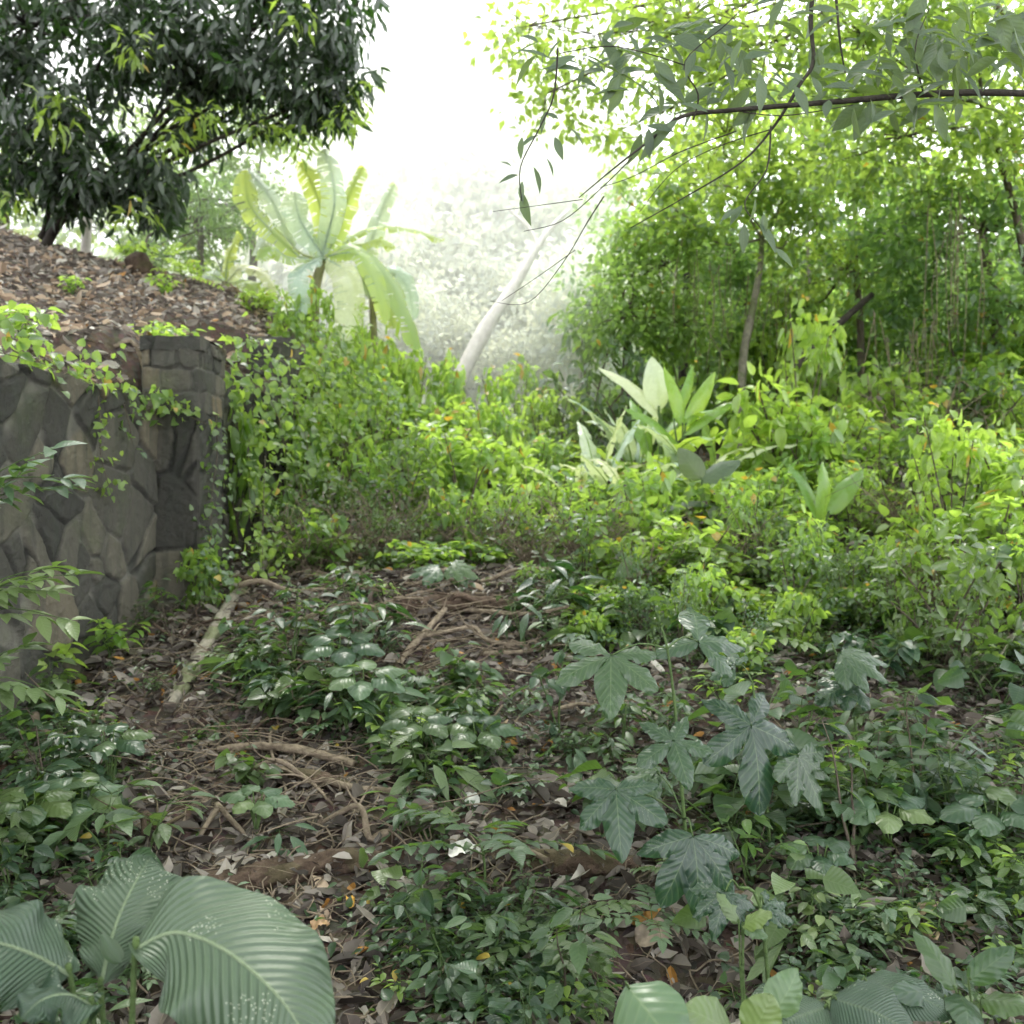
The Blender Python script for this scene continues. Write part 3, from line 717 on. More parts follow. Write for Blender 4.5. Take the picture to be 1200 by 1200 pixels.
# where the forest floor is green (photo pixels: x, y, spread x, spread y, weight)
DENS = [(60, 940, 110, 70, 1.5), (60, 850, 90, 40, 0.8), (230, 780, 60, 40, 1.0), (300, 800, 100, 45, 1.0), (400, 730, 80, 50, 2.2), (540, 850, 120, 60, 1.8), (430, 820, 60, 40, 1.2), (620, 740, 90, 25, 1.2),
        (470, 900, 70, 40, 1.0), (590, 1120, 130, 80, 1.7), (1020, 900, 230, 90, 1.2), (1100, 1080, 160, 110, 1.1), (960, 980, 130, 60, .9), (900, 1130, 80, 60, .8),
        (700, 850, 90, 50, 0.7), (950, 760, 250, 45, 1.6), (700, 700, 130, 30, 1.0), (380, 1060, 60, 20, 0.5), (50, 1120, 90, 60, 0.7), (450, 1130, 60, 50, 0.6), (240, 870, 80, 30, .6)]
BARE = [(215, 960, 65, 28), (330, 900, 70, 25), (530, 760, 60, 30), (430, 660, 50, 16), (290, 700, 40, 25), (660, 810, 100, 40), (420, 960, 60, 30), (760, 1110, 95, 90), (390, 1130, 70, 75), (430, 1010, 60, 35), (860, 860, 60, 30), (900, 1120, 60, 50), (950, 1010, 60, 35), (980, 845, 90, 25), (1050, 1000, 40, 25), (1120, 860, 50, 22), (640, 970, 60, 25), (1140, 735, 50, 22), (120, 830, 50, 25),
        (1090, 1110, 50, 50)]
def dens(px, py):
    v = 0.16 + sum(w * math.exp(-((px - x) / sx) ** 2 - ((py - y) / sy) ** 2) for x, y, sx, sy, w in DENS)
    for x, y, sx, sy in BARE: v *= 1 - 0.96 * math.exp(-((px - x) / sx) ** 2 - ((py - y - sy * .35) / (sy * 1.25)) ** 2)
    for ax, ay, bx_, by_ in ((198, 835, 262, 705), (262, 705, 345, 640), (255, 890, 415, 905), (575, 1020, 752, 1022), (250, 1030, 420, 1018), (465, 720, 612, 716), (458, 797, 522, 733)):
        t = min(1, max(0, ((px - ax) * (bx_ - ax) + (py - ay) * (by_ - ay)) / ((bx_ - ax) ** 2 + (by_ - ay) ** 2)))
        dd = math.hypot(px - ax - t * (bx_ - ax), (py - ay - t * (by_ - ay) - 12) * 0.8)
        v *= 1 - 0.97 * math.exp(-(dd / (48 if ax < 263 and ay < 840 and ay != 1030 else 28)) ** 2)
    return v
cnt = {0: 0, 1: 0, 2: 0, 3: 0}
LIM = {0: 200, 1: 110, 2: 34, 3: 130}
tries = 0
while sum(cnt.values()) < 400 and tries < 9000:
    tries += 1
    px = rs.uniform(-40, 1240); py = 690 + 600 * rs.rand() ** 1.0
    if rs.rand() * 1.9 > dens(px, py): continue
    p = G(px, py, -0.01)
    if p[0] < wall_x(p[1]) + 0.12: continue
    k = int(rs.choice(4, p=[0.42, 0.22, 0.14, 0.22]))
    if cnt[k] >= LIM[k]: continue
    cnt[k] += 1
    pool = (FA, FB, FC, FD)[k]
    pr = pool[rs.randint(len(pool))]
    s = rs.uniform(0.5, 1.0) if rs.rand() < 0.6 else rs.uniform(0.95, 1.5)
    if p[1] < 3.6: s = min(s * 0.72, .95)
    put(pr, p, rs.uniform(0, 6.28), s, None, (rs.normal() * 0.12, rs.normal() * 0.12))

b = Buf()
for q in range(560):
    px, py = (450 + rs.normal() * 105, 735 + rs.normal() * 45) if q % 3 else (310 + rs.normal() * 90, 870 + rs.normal() * 60)
    p = G(px, py)
    if p[0] < wall_x(p[1]) + 0.15: continue
    L = rs.uniform(0.15, 0.6); a = rs.uniform(0, 6.28); d = np.array([math.cos(a), math.sin(a) * .6, rs.uniform(-.1, .35)])
    tube(b, [p + d * L * t + np.array([0, 0, .02 + .25 * L * t * (1 - t)]) + rs.normal(size=3) * .02 for t in (0, .35, .7, 1)], [rs.uniform(.002, .005), .0015], 4, sub=2)
tag(b.build('brushwood', M['stick']), 'tangle of dry brown twigs on the debris mound', 'brushwood', kind='stuff')

# low ground cover: tiny leaves nobody could count
b = Buf(); pos = []
while len(pos) < 4200:
    px = rs.uniform(-40, 1240); py = 660 + 580 * rs.rand()
    if rs.rand() * 2.2 > dens(px, py) - 0.1: continue
    x = (px - 600); p = G(px, py)
    if p[0] < wall_x(p[1]) + 0.06: continue
    pos.append(p)
pos = np.array(pos); m = len(pos)
for q in range(3):
    pp = pos + np.stack([rs.normal(size=m) * 0.04, rs.normal(size=m) * 0.04, rs.uniform(0.01, 0.09, m)], -1)
    d = rs.normal(size=(m, 3)); d[:, 2] *= 0.35; n = rs.normal(size=(m, 3)) * 0.35; n[:, 2] += 1
    leaves(b, (T_OV, T_HEART, T_OVW)[q], pp, d, n, rs.uniform(0.022, 0.05, m), np.stack([rs.rand(m), rs.rand(m), rs.rand(m)], -1))
tag(b.build('ground_cover', M['fg']), 'low creeping leaves spread over the forest floor', 'ground cover', kind='stuff')

# ------------------------------------------------------------------ logs and sticks
def log(name, label, pts, r, mat='stick', sides=10, rough=0.25, cat='stick', group=None, stubs=()):
    """pts: (px, py, lift above the ground)"""
    c = []
    for px, py, off in pts:
        if isinstance(off, tuple): c.append(P(px, py, off[0]))
        else: c.append(G(px, py, off))
    c = np.array(c)
    if np.max(r) > 0.03:                     # a log is stiff: it bridges the hollows of the ground
        tt = np.linspace(0, 1, len(c))[:, None]; c = 0.35 * c + 0.65 * (c[0] * (1 - tt) + c[-1] * tt)
    if np.max(r) > 0.03:
        r = list(np.interp(np.linspace(0, 1, len(c)), np.linspace(0, 1, len(r)), r))
        c[:, 2] = np.maximum(c[:, 2], ground_z(c[:, 0], c[:, 1]) + np.array(r) * 0.45)
    o = c[0].copy()
    bb = Buf(); tube(bb, c + rs.normal(size=c.shape) * np.max(r) * 0.12, r, sides + 14, rough=rough * 1.7, seed=rs.uniform(0, 50), sub=26)
    for t, d, l, rr in stubs:
        f = t * (len(c) - 1); i0 = min(int(f), len(c) - 2); p = c[i0] * (1 - f + i0) + c[i0 + 1] * (f - i0)
        d = np.array(d, float)
        tube(bb, [p, p + d * l * 0.5 + rs.normal(size=3) * 0.02 * l, p + d * l], [rr, rr * 0.5], 6, rough=0.2, sub=3)
    return tag(bb.build(name, M[mat], origin=o), label, cat, group)
g1 = 'fallen sticks on the litter'
log('fallen_log', 'long pale mossy log lying slantwise beside the stone wall', [(198, 835, 0.02), (222, 790, 0.05), (245, 745, 0.07), (262, 705, 0.09), (290, 680, 0.12), (318, 658, 0.12), (345, 636, 0.10)], [0.036, 0.046, 0.046, 0.046, 0.044, 0.042, 0.036], 'barkp', 14, 0.3, 'log', stubs=((0.45, (0.5, 0.1, 0.9), 0.10, 0.02), (0.2, (-0.6, 0, 0.7), 0.08, 0.015)))
log('fallen_log', 'dark rotten log lying across the top of the debris mound', [(465, 722, 0.05), (510, 717, 0.08), (560, 714, 0.07), (612, 716, 0.03)], [0.055, 0.07, 0.06, 0.04], 'rot', 12, 0.35, 'log')
log('fallen_log', 'half buried brown log under the hanging palmate leaves', [(575, 1012, 0.0), (640, 1022, 0.035), (700, 1028, 0.035), (752, 1022, 0.0)], [0.035, 0.05, 0.048, 0.03], 'rot', 12, 0.3, 'log')
log('log_stub', 'thick broken log stub half sunk behind the ribbed leaf plant', [(246, 1044, 0.0), (290, 1036, 0.03), (340, 1028, 0.035), (390, 1022, 0.03), (450, 1014, 0.0)], [0.046, 0.052, 0.05, 0.044, 0.036], 'rot', 12, 0.45, 'log')
log('fallen_log', 'short dark log lying in the litter at the left below the wall', [(55, 915, 0.0), (85, 898, 0.04), (112, 885, 0.05), (140, 878, 0.0)], [0.035, 0.05, 0.048, 0.03], 'rot', 10, 0.35, 'log')
log('fallen_log', 'weathered brown log running from the wall foot to the pale log', [(190, 675, 0.05), (225, 688, 0.08), (260, 695, 0.09), (300, 690, 0.06)], [0.045, 0.05, 0.045, 0.03], 'rot', 10, 0.3, 'log')
log('stick', 'grey stick with broken end lying against the wall foot', [(172, 703, 0.06), (200, 697, 0.08), (235, 700, 0.07), (290, 694, 0.07)], [0.018, 0.02, 0.014], 'stick', 8, .25, group=g1)
log('stick', 'thick pale stick leaning up the middle of the mound', [(458, 797, 0.02), (480, 772, 0.05), (500, 752, 0.07), (522, 733, 0.10)], [0.016, 0.02, 0.016], 'stick', 8, .25, group=g1, stubs=((0.95, (0.3, 0, 1), 0.12, 0.007), (0.9, (-0.7, 0, 0.6), 0.12, 0.006)))
log('stick', 'left arm of the forked stick in the brown clearing', [(216, 1012, 0.0), (235, 990, 0.04), (256, 962, 0.06)], [0.008, 0.012], 'stick', 8, .2, group=g1)
log('stick', 'right arm of the forked stick in the brown clearing', [(254, 962, 0.06), (275, 980, 0.05), (305, 1000, 0.0)], [0.013, 0.008], 'stick', 8, .2, group=g1)
log('root', 'upper of two thick roots in the middle of the clearing', [(255, 893, 0.06), (300, 897, 0.09), (350, 902, 0.09), (415, 910, 0.05)], [0.012, 0.021, 0.018], 'stick', 8, .25, 'root')
log('root', 'lower and darker of two thick roots in the clearing', [(310, 912, 0.04), (350, 922, 0.06), (385, 925, 0.06), (412, 932, 0.02)], [0.014, 0.032, 0.024], 'rot', 8, .3, 'root')
log('root', 'thin root bending downhill between the two thick roots', [(318, 868, 0.05), (316, 885, 0.07), (322, 910, 0.06), (335, 935, 0.03), (325, 950, 0.02)], [0.009, 0.007, 0.005], 'stick', 6, .2, 'root')
log('root', 'short root slanting below the lower thick root', [(360, 920, 0.03), (375, 935, 0.03), (392, 950, 0.0)], [0.01, 0.007], 'stick', 6, .2, 'root')
log('stick', 'thin straight stick across the brown clearing above the forked stick', [(155, 942, 0.02), (200, 940, 0.03), (250, 943, 0.02)], [0.007, 0.006], 'stick', 6, .2, group=g1)
log('stick', 'pale broken stick end poking out in front of the rotten log', [(588, 995, 0.05), (612, 1015, 0.07), (642, 1038, 0.09)], [0.009, 0.011], 'stick', 8, .15, group=g1)
log('stick', 'thin curved stick beside the thick log stub', [(245, 1032, 0.03), (265, 1020, 0.04), (310, 1010, 0.03)], [0.008, 0.005], 'stick', 6, .2, group=g1)
log('stick', 'brown branch arching over the top left of the mound', [(395, 668, 0.06), (430, 655, 0.12), (450, 640, 0.16), (475, 632, 0.12)], [0.02, 0.014, 0.008], 'stick', 8, .25, group=g1)
log('stick', 'long thin branch lying over the mound behind the pale log', [(330, 748, 0.06), (370, 738, 0.09), (420, 725, 0.09), (470, 735, 0.05)], [0.014, 0.012, 0.008], 'stick', 8, .25, group=g1)
log('stick', 'slanting branch behind the mound in the shrubs', [(410, 668, 0.03), (450, 655, 0.12), (500, 640, 0.15)], [0.022, 0.018, 0.01], 'bark', 8, .25, group=g1)
log('stick', 'grey stick below the mound beside the narrow leaved sprouts', [(500, 790, 0.03), (540, 782, 0.05), (590, 792, 0.02)], [0.007, 0.005], 'stick', 6, .2, group=g1)
log('stick', 'reddish stick in the litter right of the mound', [(640, 842, 0.02), (680, 837, 0.05), (720, 842, 0.03)], [0.012, 0.009], 'stick', 6, .2, group=g1)
log('bamboo_pole', 'pale straight pole rising at the right edge of the picture', [(1145, 815, 0.05), (1175, 792, 0.14), (1215, 765, 0.3)], [0.008, 0.007], 'barkp', 8, .05, 'pole')
log('root', 'curled thin root above the rotten log', [(510, 980, 0.01), (540, 960, 0.05), (590, 962, 0.05), (620, 980, 0.0)], [0.004, 0.003], 'stick', 5, .1, 'root')
for q, (a, b_, c_) in enumerate([((280, 830), (330, 822), 'left of the middle creepers'), ((350, 800), (400, 812), 'under the middle creepers'), ((540, 1090), (610, 1108), 'between the feathery seedlings'),
                               ((690, 985), (740, 962), 'right above the rotten log'), ((880, 1010), (960, 1030), 'among the leaves at the lower right'), ((1060, 905), (1120, 900), 'in the green carpet at the right'),
                               ((560, 750), (620, 738), 'just below the dark upper log'), ((430, 990), (480, 1004), 'below the bare patch in the middle'), ((350, 760), (392, 742), 'on the slope of the mound')]):
    log('stick', 'thin twig ' + c_, [(a[0], a[1], 0.02), ((a[0] + b_[0]) / 2, (a[1] + b_[1]) / 2 + rs.uniform(-8, 8), 0.06), (b_[0], b_[1], 0.03)], [0.006, 0.004], 'stick', 6, .2, group=g1)

MB_ = [('at the top left of the mound', 400, 690), ('beside the pale log', 300, 730), ('behind the dark upper log', 560, 690), ('on the left flank of the mound', 360, 700), ('in the middle of the mound', 450, 720),
       ('under the leaning stick', 470, 780), ('right of the leaning stick', 560, 760), ('above the two thick roots', 320, 850), ('between mound and pillar', 360, 660), ('at the right foot of the mound', 640, 770),
       ('under the vine at the wall foot', 215, 690), ('just in front of the nearer pillar', 250, 665), ('across the pale log', 250, 745), ('left of the pale log', 180, 740), ('between the pale log and the mound', 330, 690), ('on the crest of the mound', 440, 665), ('right of the dark upper log', 625, 710), ('behind the leaning stick', 510, 720), ('in the shade below the dark upper log', 560, 735), ('beside the forked stick', 190, 985), ('crossing the lower thick root', 380, 930), ('at the far left of the litter', 90, 870), ('among the sprouts in the middle', 520, 870),
       ('by the small palmate sapling', 480, 690), ('below the middle creepers', 390, 850), ('near the bottom of the bare litter', 400, 980)]
for w_, px, py in MB_:
    p = G(px, py, .05); a = rs.uniform(-.7, 3.8); L = rs.uniform(.5, 1.3) * min(1, p[1] / 6.5 + .1); d = np.array([math.cos(a), .5 * math.sin(a), rs.uniform(-.05, .22)])
    c = np.array([p + d * L * t + rs.normal(size=3) * .035 for t in np.linspace(-.5, .5, 6)])
    c[:, 2] = np.maximum(c[:, 2], ground_z(c[:, 0], c[:, 1]) + .015)
    bb = Buf(); r = rs.uniform(.009, .022); tube(bb, c, [r, r * .5], 8, rough=.3, seed=rs.uniform(0, 40), sub=5)
    for k in range(4):
        i0 = rs.randint(1, 5); dd = d * .6 + rs.normal(size=3) * .6; dd[2] = abs(dd[2]) * .7; l_ = rs.uniform(.12, .35)
        tube(bb, [c[i0], c[i0] + dd * l_ * .5 + rs.normal(size=3) * .02, c[i0] + dd * l_ + rs.normal(size=3) * .03], [r * .45, .0015], 5, sub=3)
    tag(bb.build('dead_branch', M['rot' if rs.rand() < .45 else 'stick'], origin=c[0]), 'dead forked branch ' + w_, 'branch', 'dead branches tangled on the mound')

lb = Buf()
for (ax, ay, bx_, by_, n, lift) in ((200, 830, 262, 705, 16, .10), (262, 705, 345, 640, 10, .14), (465, 720, 612, 715, 40, .11), (575, 1016, 752, 1022, 34, .07), (250, 1040, 445, 1016, 46, .08), (60, 912, 140, 880, 14, .08), (190, 680, 300, 692, 16, .12)):
    for k in range(n):
        t = rs.rand(); p = G(ax + (bx_ - ax) * t, ay + (by_ - ay) * t + rs.normal() * 4) + np.array([0, 0, lift * rs.uniform(.5, 1.0)])
        g_ = rs.randint(0, 4); leaves(lb, T_DEAD[g_], p[None], rs.normal(size=(1, 3)) * [1, 1, .4], rs.normal(size=(1, 3)) * .4 + [0, 0, 1], rs.uniform(.035, .09), np.array([[rs.rand() * .9, 0, 0]]))
tag(lb.build('log_litter', M['litter'], smooth_=False), 'dead leaves resting on the fallen logs', 'leaf litter', kind='stuff')

def single_leaf(name, label, px, py, L, w, rgb, az, cat='dead leaf'):
    p = G(px, py, 0.03); bb = Buf(); d = np.array([math.cos(az), math.sin(az), 0.1])
    blade(bb, [p, p + d * L * 0.5 + [0, 0, 0.02], p + d * L], [0.1, -0.45, 0.9], w, 'ovate', 14, 6, -0.35, 0, 0, 0.006)
    m, nt, out = nodes(name + '_skin'); bs = N_(nt, 'ShaderNodeBsdfPrincipled')
    tc = N_(nt, 'ShaderNodeTexCoord'); nz = N_(nt, 'ShaderNodeTexNoise'); nz.inputs['Scale'].default_value = 40; nz.inputs['Detail'].default_value = 5
    nt.links.new(tc.outputs['Object'], nz.inputs['Vector'])
    nt.links.new(ramp(nt, nz.outputs[0], [(0.3, tuple(c * 0.5 for c in rgb)), (0.7, rgb)]), bs.inputs['Base Color'])
    bs.inputs['Roughness'].default_value = 0.6; nt.links.new(bs.outputs[0], out.inputs[0])
    return tag(bb.build(name, m, origin=p), label, cat)
single_leaf('fallen_leaf', 'yellow orange dead leaf on the litter right of the ribbed leaf plant', 412, 1075, 0.07, 0.03, (0.5, 0.27, 0.03), 1.9)
single_leaf('fallen_leaf', 'tan curled dead leaf near the thick log stub', 365, 1100, 0.06, 0.04, (0.45, 0.28, 0.15), 0.3)
single_leaf('fallen_leaf', 'bleached white dead leaf in the middle of the litter', 525, 1012, 0.13, 0.07, (0.75, 0.73, 0.70), 0.1)
single_leaf('fallen_leaf', 'bleached grey curled leaf above the rotten log', 560, 952, 0.10, 0.07, (0.55, 0.55, 0.52), 2.6)
single_leaf('fallen_leaf', 'large tan dead leaf near the bottom right corner', 1072, 1082, 0.13, 0.06, (0.36, 0.26, 0.18), -0.5)
single_leaf('fallen_leaf', 'pale brown dead leaf standing up at the bottom right', 1150, 1115, 0.12, 0.07, (0.40, 0.30, 0.22), 2.0)
single_leaf('fallen_leaf', 'pale pinkish dead leaf among the leaves of the palmate sapling', 850, 960, 0.12, 0.07, (0.50, 0.38, 0.28), 0.1)
single_leaf('fallen_leaf', 'bright silvery leaf lying on the litter at the left', 150, 880, 0.13, 0.05, (0.6, 0.64, 0.58), 0.4)
single_leaf('fallen_leaf', 'broad grey brown dead leaf near the bottom middle', 745, 1115, 0.16, 0.10, (0.30, 0.23, 0.18), 0.2)

# ------------------------------------------------------------------ ribbed-leaf plant, bottom left
cp = thing('ribbed_leaf_plant', 'big plant with wide pleated grey green leaves in the bottom left corner', 'plant', (-0.78, 1.95, float(ground_z(-0.78, 1.95))))
O = np.array(cp.location)
def cal_leaf(mid, w, N0, stem_to, prof='ovate', asym=0.0, tint=0.5, cup=0.25):
    bb = Buf(); mid = np.array([P(*q) for q in mid])
    blade(bb, mid - O, N0, w, prof, 120, 22, cup, 0.0014, 24, 0.02, tint=(tint, 0.1, 0.3), asym=asym)
    # midrib as a raised ridge
    lf = bb.build('leaf', M['cal'], cp)
    sb = Buf(); tube(sb, mid - O + np.array([0, 0, -0.002]), [0.005, 0.0035, 0.001], 6, sub=5); sb.build('midrib', M['rib'], lf)
    pb = Buf(); a = mid[0] - O; s = np.array(stem_to, float)
    tube(pb, [s, s * 0.5 + a * 0.5 + np.array([0, 0, 0.02]), a, mid[1] * 0.06 + mid[0] * 0.94 - O], [0.008, 0.006, 0.005], 7, sub=4); pb.build('petiole', M['stem'], cp)
cal_leaf([(158, 1112, 1.92), (205, 1092, 1.93), (262, 1112, 1.90), (318, 1158, 1.84), (352, 1205, 1.80), (372, 1262, 1.76)], 0.285, [[-0.1, -0.55, 0.8], [0.15, -0.7, 0.7], [0.35, -0.75, 0.55]], (0.01, 0.0, 0), 'ovate', 0.0, 0.75)
cal_leaf([(118, 1158, 1.98), (128, 1110, 2.02), (143, 1065, 2.08), (165, 1022, 2.16), (178, 1003, 2.2)], 0.225, [0.0, -0.75, 0.65], (0.0, 0.01, 0), 'obovate', 0.0, 0.6)
cal_leaf([(82, 1142, 1.93), (48, 1122, 1.90), (5, 1106, 1.86), (-45, 1098, 1.82), (-85, 1105, 1.8)], 0.20, [[0.05, -0.6, 0.8], [-0.05, -0.65, 0.75]], (-0.01, 0.0, 0), 'ovate', 0.0, 0.45)
cal_leaf([(108, 1180, 1.9), (80, 1165, 1.84), (48, 1172, 1.8), (20, 1200, 1.76)], 0.12, [0.0, -0.5, 0.85], (-0.01, 0.0, 0), 'ovate', 0.0, 0.3)
bb = Buf(); blade(bb, np.array([P(142, 1128, 1.93), P(128, 1112, 1.93), P(118, 1095, 1.93)]) - O, [0.3, -0.9, 0.3], 0.035, 'ovate', 14, 6, 0.8, tint=(1, 0, 0.2)); bb.build('young_leaf', M['cal'], cp)

# ------------------------------------------------------------------ palmate saplings
def palmate_leaf(buf, c, radius, face, point, nlobe=7, spread=2.6, tint=0.5, w=0.46, droop=0.18, missing=()):
    nlobe = min(nlobe, 5); droop = rs.uniform(.1, .42)
    """lobes fanning from c; face = normal, point = direction of the middle lobe"""
    face = nrm(face); point = nrm(np.array(point) - face * np.dot(point, face)); side = np.cross(face, point)
    for k in range(nlobe):
        if k in missing: continue
        a = (k / (nlobe - 1) - 0.5) * spread
        a += rs.normal() * .09
        L = radius * rs.uniform(.85, 1.1) * (1 - 0.30 * abs(k / (nlobe - 1) - 0.5) * 2)
        d = point * math.cos(a) + side * math.sin(a)
        pts = [c + d * L * t - face * droop * L * t * t for t in (0, 0.35, 0.7, 1.0)]
        blade(buf, pts, face, L * w, 'ovate' if rs.rand() < 0.5 else 'obovate', 30, 6, 0.25, 0.0, 9, 0.005, 0, 0.015, (tint + rs.uniform(-.12, .12), 0.2, 0.5))

def sapling(label, base, stem_pts, specs, sr=0.008, group='palmate leaved saplings'):
    root = thing('palmate_sapling', label, 'sapling', base, group)
    O = np.array(base, float)
    sb = Buf(); sp = np.array(stem_pts) - O; tube(sb, sp, [sr, sr * 0.5], 8, rough=0.1); sb.build('stem', M['stem'], root)
    for (px, py, Y, R, face, point, nl, spr, ti, miss) in specs:
        c = P(px, py, Y) - O
        lb = Buf(); palmate_leaf(lb, c, R * rs.uniform(.88, 1.02), face, point, nl, spr, ti, missing=miss); lf = lb.build('leaf', M['palm'], root)
        z = [q for q in sp if q[2] < c[2] + 0.02]; near = min(z if z else sp, key=lambda q: np.linalg.norm(q - c))
        pb = Buf(); tube(pb, [near, near * 0.5 + c * 0.5 + np.array([0, 0, 0.03]), c], [0.004, 0.0025], 5, sub=3); pb.build('petiole', M['stem'], lf)
    return root
b0 = GX(812, 3.55)
sapling('tallest palmate sapling with drooping seven lobed leaves right of the centre', b0, [b0 + [0, 0, -.05], P(802, 960, 3.56), P(795, 880, 3.58), P(790, 820, 3.6), P(782, 760, 3.6), P(775, 735, 3.62)], [
    (716, 768, 3.55, 0.29, (-0.05, -0.62, 0.8), (-0.1, -0.3, -0.9), 6, 3.9, 0.7, ()),
    (818, 752, 3.75, 0.27, (0.1, -0.6, 0.75), (0.3, 0.5, 0.8), 7, 4.2, 0.6, (3,)),
    (789, 868, 3.5, 0.21, (0.0, -0.7, 0.7), (0.15, -0.3, -0.9), 7, 4.6, 0.45, ()),
    (722, 925, 3.35, 0.27, (-0.2, -0.7, 0.65), (0.0, -0.5, -0.85), 5, 3.4, 0.35, ()),
    (812, 980, 3.3, 0.28, (0.15, -0.8, 0.55), (0.05, -0.4, -1), 5, 2.6, 0.3, ()),
    (770, 905, 3.75, 0.17, (0.2, -0.3, 0.9), (-0.8, -0.4, -0.1), 5, 3.4, 0.8, ())])
b1 = GX(905, 3.9)
sapling('second palmate sapling with folded drooping leaves right behind the tallest', b1, [b1 + [0, 0, -.05], P(895, 900, 3.9), P(888, 850, 3.9), P(882, 800, 3.92)], [
    (880, 850, 3.8, 0.30, (0.25, -0.8, 0.5), (0.1, -0.2, -1), 7, 4.6, 0.25, ()),
    (935, 885, 3.8, 0.26, (0.45, -0.7, 0.5), (0.4, -0.3, -0.9), 5, 2.6, 0.2, ()),
    (862, 780, 4.1, 0.16, (-0.2, -0.5, 0.85), (-0.5, 0.2, 0.4), 5, 3.2, 0.9, ())])
b2 = GX(1010, 4.6)
sapling('palmate sapling with long grey lobes standing among shrubs at the right', b2, [b2 + [0, 0, -.05], P(1000, 830, 4.6), P(985, 780, 4.6), P(975, 755, 4.6)], [
    (985, 765, 4.6, 0.26, (-0.1, -0.45, 0.85), (0.8, -0.4, -0.35), 5, 2.2, 0.5, ()),
    (1000, 800, 4.6, 0.22, (0.1, -0.5, 0.8), (-0.7, -0.3, -0.2), 5, 2.8, 0.4, ())])
b3 = GX(500, 6.6)
sapling('small palmate sapling standing above the dark upper log', b3, [b3 + [0, 0, -.05], P(508, 690, 6.6), P(515, 665, 6.6)], [
    (515, 665, 6.55, 0.24, (0.0, -0.4, 0.9), (-0.9, -0.3, -0.2), 5, 2.4, 0.9, ()), (528, 662, 6.6, 0.22, (0.0, -0.5, 0.8), (0.9, -0.3, -0.3), 5, 2.4, 0.8, ())])
b4 = GX(640, 3.1)
sapling('low palmate sapling with one pale leaf right of the rotten log', GX(905, 3.0), [GX(905, 3.0), P(890, 1060, 3.0), P(865, 1040, 3.0)], [
    (850, 1045, 2.95, 0.15, (0.0, -0.65, 0.75), (-0.3, -0.5, -0.8), 5, 3.0, 0.3, ()), (895, 1060, 3.0, 0.11, (0.2, -0.5, 0.8), (0.9, -0.2, -0.2), 5, 2.8, 0.6, ())])

# ------------------------------------------------------------------ single plants drawn with blades
def broad_plant(name, label, cat, base, specs, mat='fg', group=None, prof='ovate', sr=0.004):
    """specs: (px0, py0, px1, py1, Y0, Y1, width m, face, tint)"""
    root = thing(name, label, cat, base, group); O = np.array(base, float)
    for (x0, y0, x1, y1, Y0, Y1, w, face, ti) in specs:
        a = P(x0, y0, Y0) - O; c = P(x1, y1, Y1) - O; face = np.array(face, float)
        midp = (a + c) / 2 + nrm(face) * np.linalg.norm(c - a) * 0.10
        lb = Buf(); blade(lb, [a, midp, c], face, w, prof, 26, 8, 0.3, 0, 9, 0.004, tint=(ti, 0.1, 0.4)); lf = lb.build('leaf', M[mat], root)
        pb = Buf(); tube(pb, [np.array([rs.normal() * .01, rs.normal() * .01, -0.02]), a * np.array([.5, .5, .6]), a, a + (midp - a) * 0.1], [sr, sr * 0.6], 6, sub=3); pb.build('petiole', M['stem'], root)
    return root
broad_plant('round_leaf_plant', 'light green plant with round smooth leaves at the bottom edge right of centre', 'plant', GX(800, 2.3), [
    (735, 1155, 805, 1250, 2.25, 2.1, 0.17, (-0.2, -0.65, 0.75), 0.9), (860, 1215, 800, 1180, 2.2, 2.2, 0.13, (0, -0.6, 0.8), 0.95), (905, 1190, 935, 1135, 2.2, 2.25, 0.09, (0.3, -0.8, 0.5), 0.9), (880, 1215, 905, 1165, 2.1, 2.1, 0.09, (0.1, -0.7, 0.7), 0.8)], 'fgp')
broad_plant('dark_leaf_plant', 'plant with wide dark blue green leaves at the bottom edge near the right corner', 'plant', GX(960, 2.35), [
    (970, 1180, 880, 1225, 2.3, 2.15, 0.22, (-0.1, -0.6, 0.8), 0.1), (975, 1170, 1075, 1215, 2.3, 2.2, 0.2, (0.1, -0.6, 0.8), 0.15), (1010, 1150, 1120, 1190, 2.5, 2.4, 0.13, (0.1, -0.6, 0.8), 0.2)], 'cal')
broad_plant('pointed_leaf_plant', 'clump of long pointed green leaves in the bottom right corner', 'plant', GX(1150, 2.5), [
    (1120, 1160, 1070, 1090, 2.5, 2.6, 0.07, (0.1, -0.6, 0.8), 0.5), (1125, 1165, 1135, 1215, 2.5, 2.3, 0.09, (0, -0.6, 0.8), 0.3), (1135, 1150, 1190, 1110, 2.5, 2.5, 0.07, (0, -0.7, 0.7), 0.4), (1150, 1170, 1210, 1185, 2.5, 2.4, 0.08, (0, -0.6, 0.8), 0.6), (1110, 1170, 1040, 1165, 2.5, 2.4, 0.08, (0, -0.6, 0.8), 0.45)], 'fg')
broad_plant('broad_leaf_seedling', 'seedling with fresh green strap leaf under the drooping palmate leaves', 'seedling', GX(870, 2.9), [
    (870, 1085, 905, 1070, 2.9, 2.85, 0.06, (0, -0.6, 0.8), 0.9), (866, 1082, 840, 1045, 2.9, 2.95, 0.05, (0, -0.6, 0.8), 0.9), (872, 1085, 900, 1100, 2.9, 2.85, 0.05, (0, -0.6, 0.8), 0.7)], 'fgp')
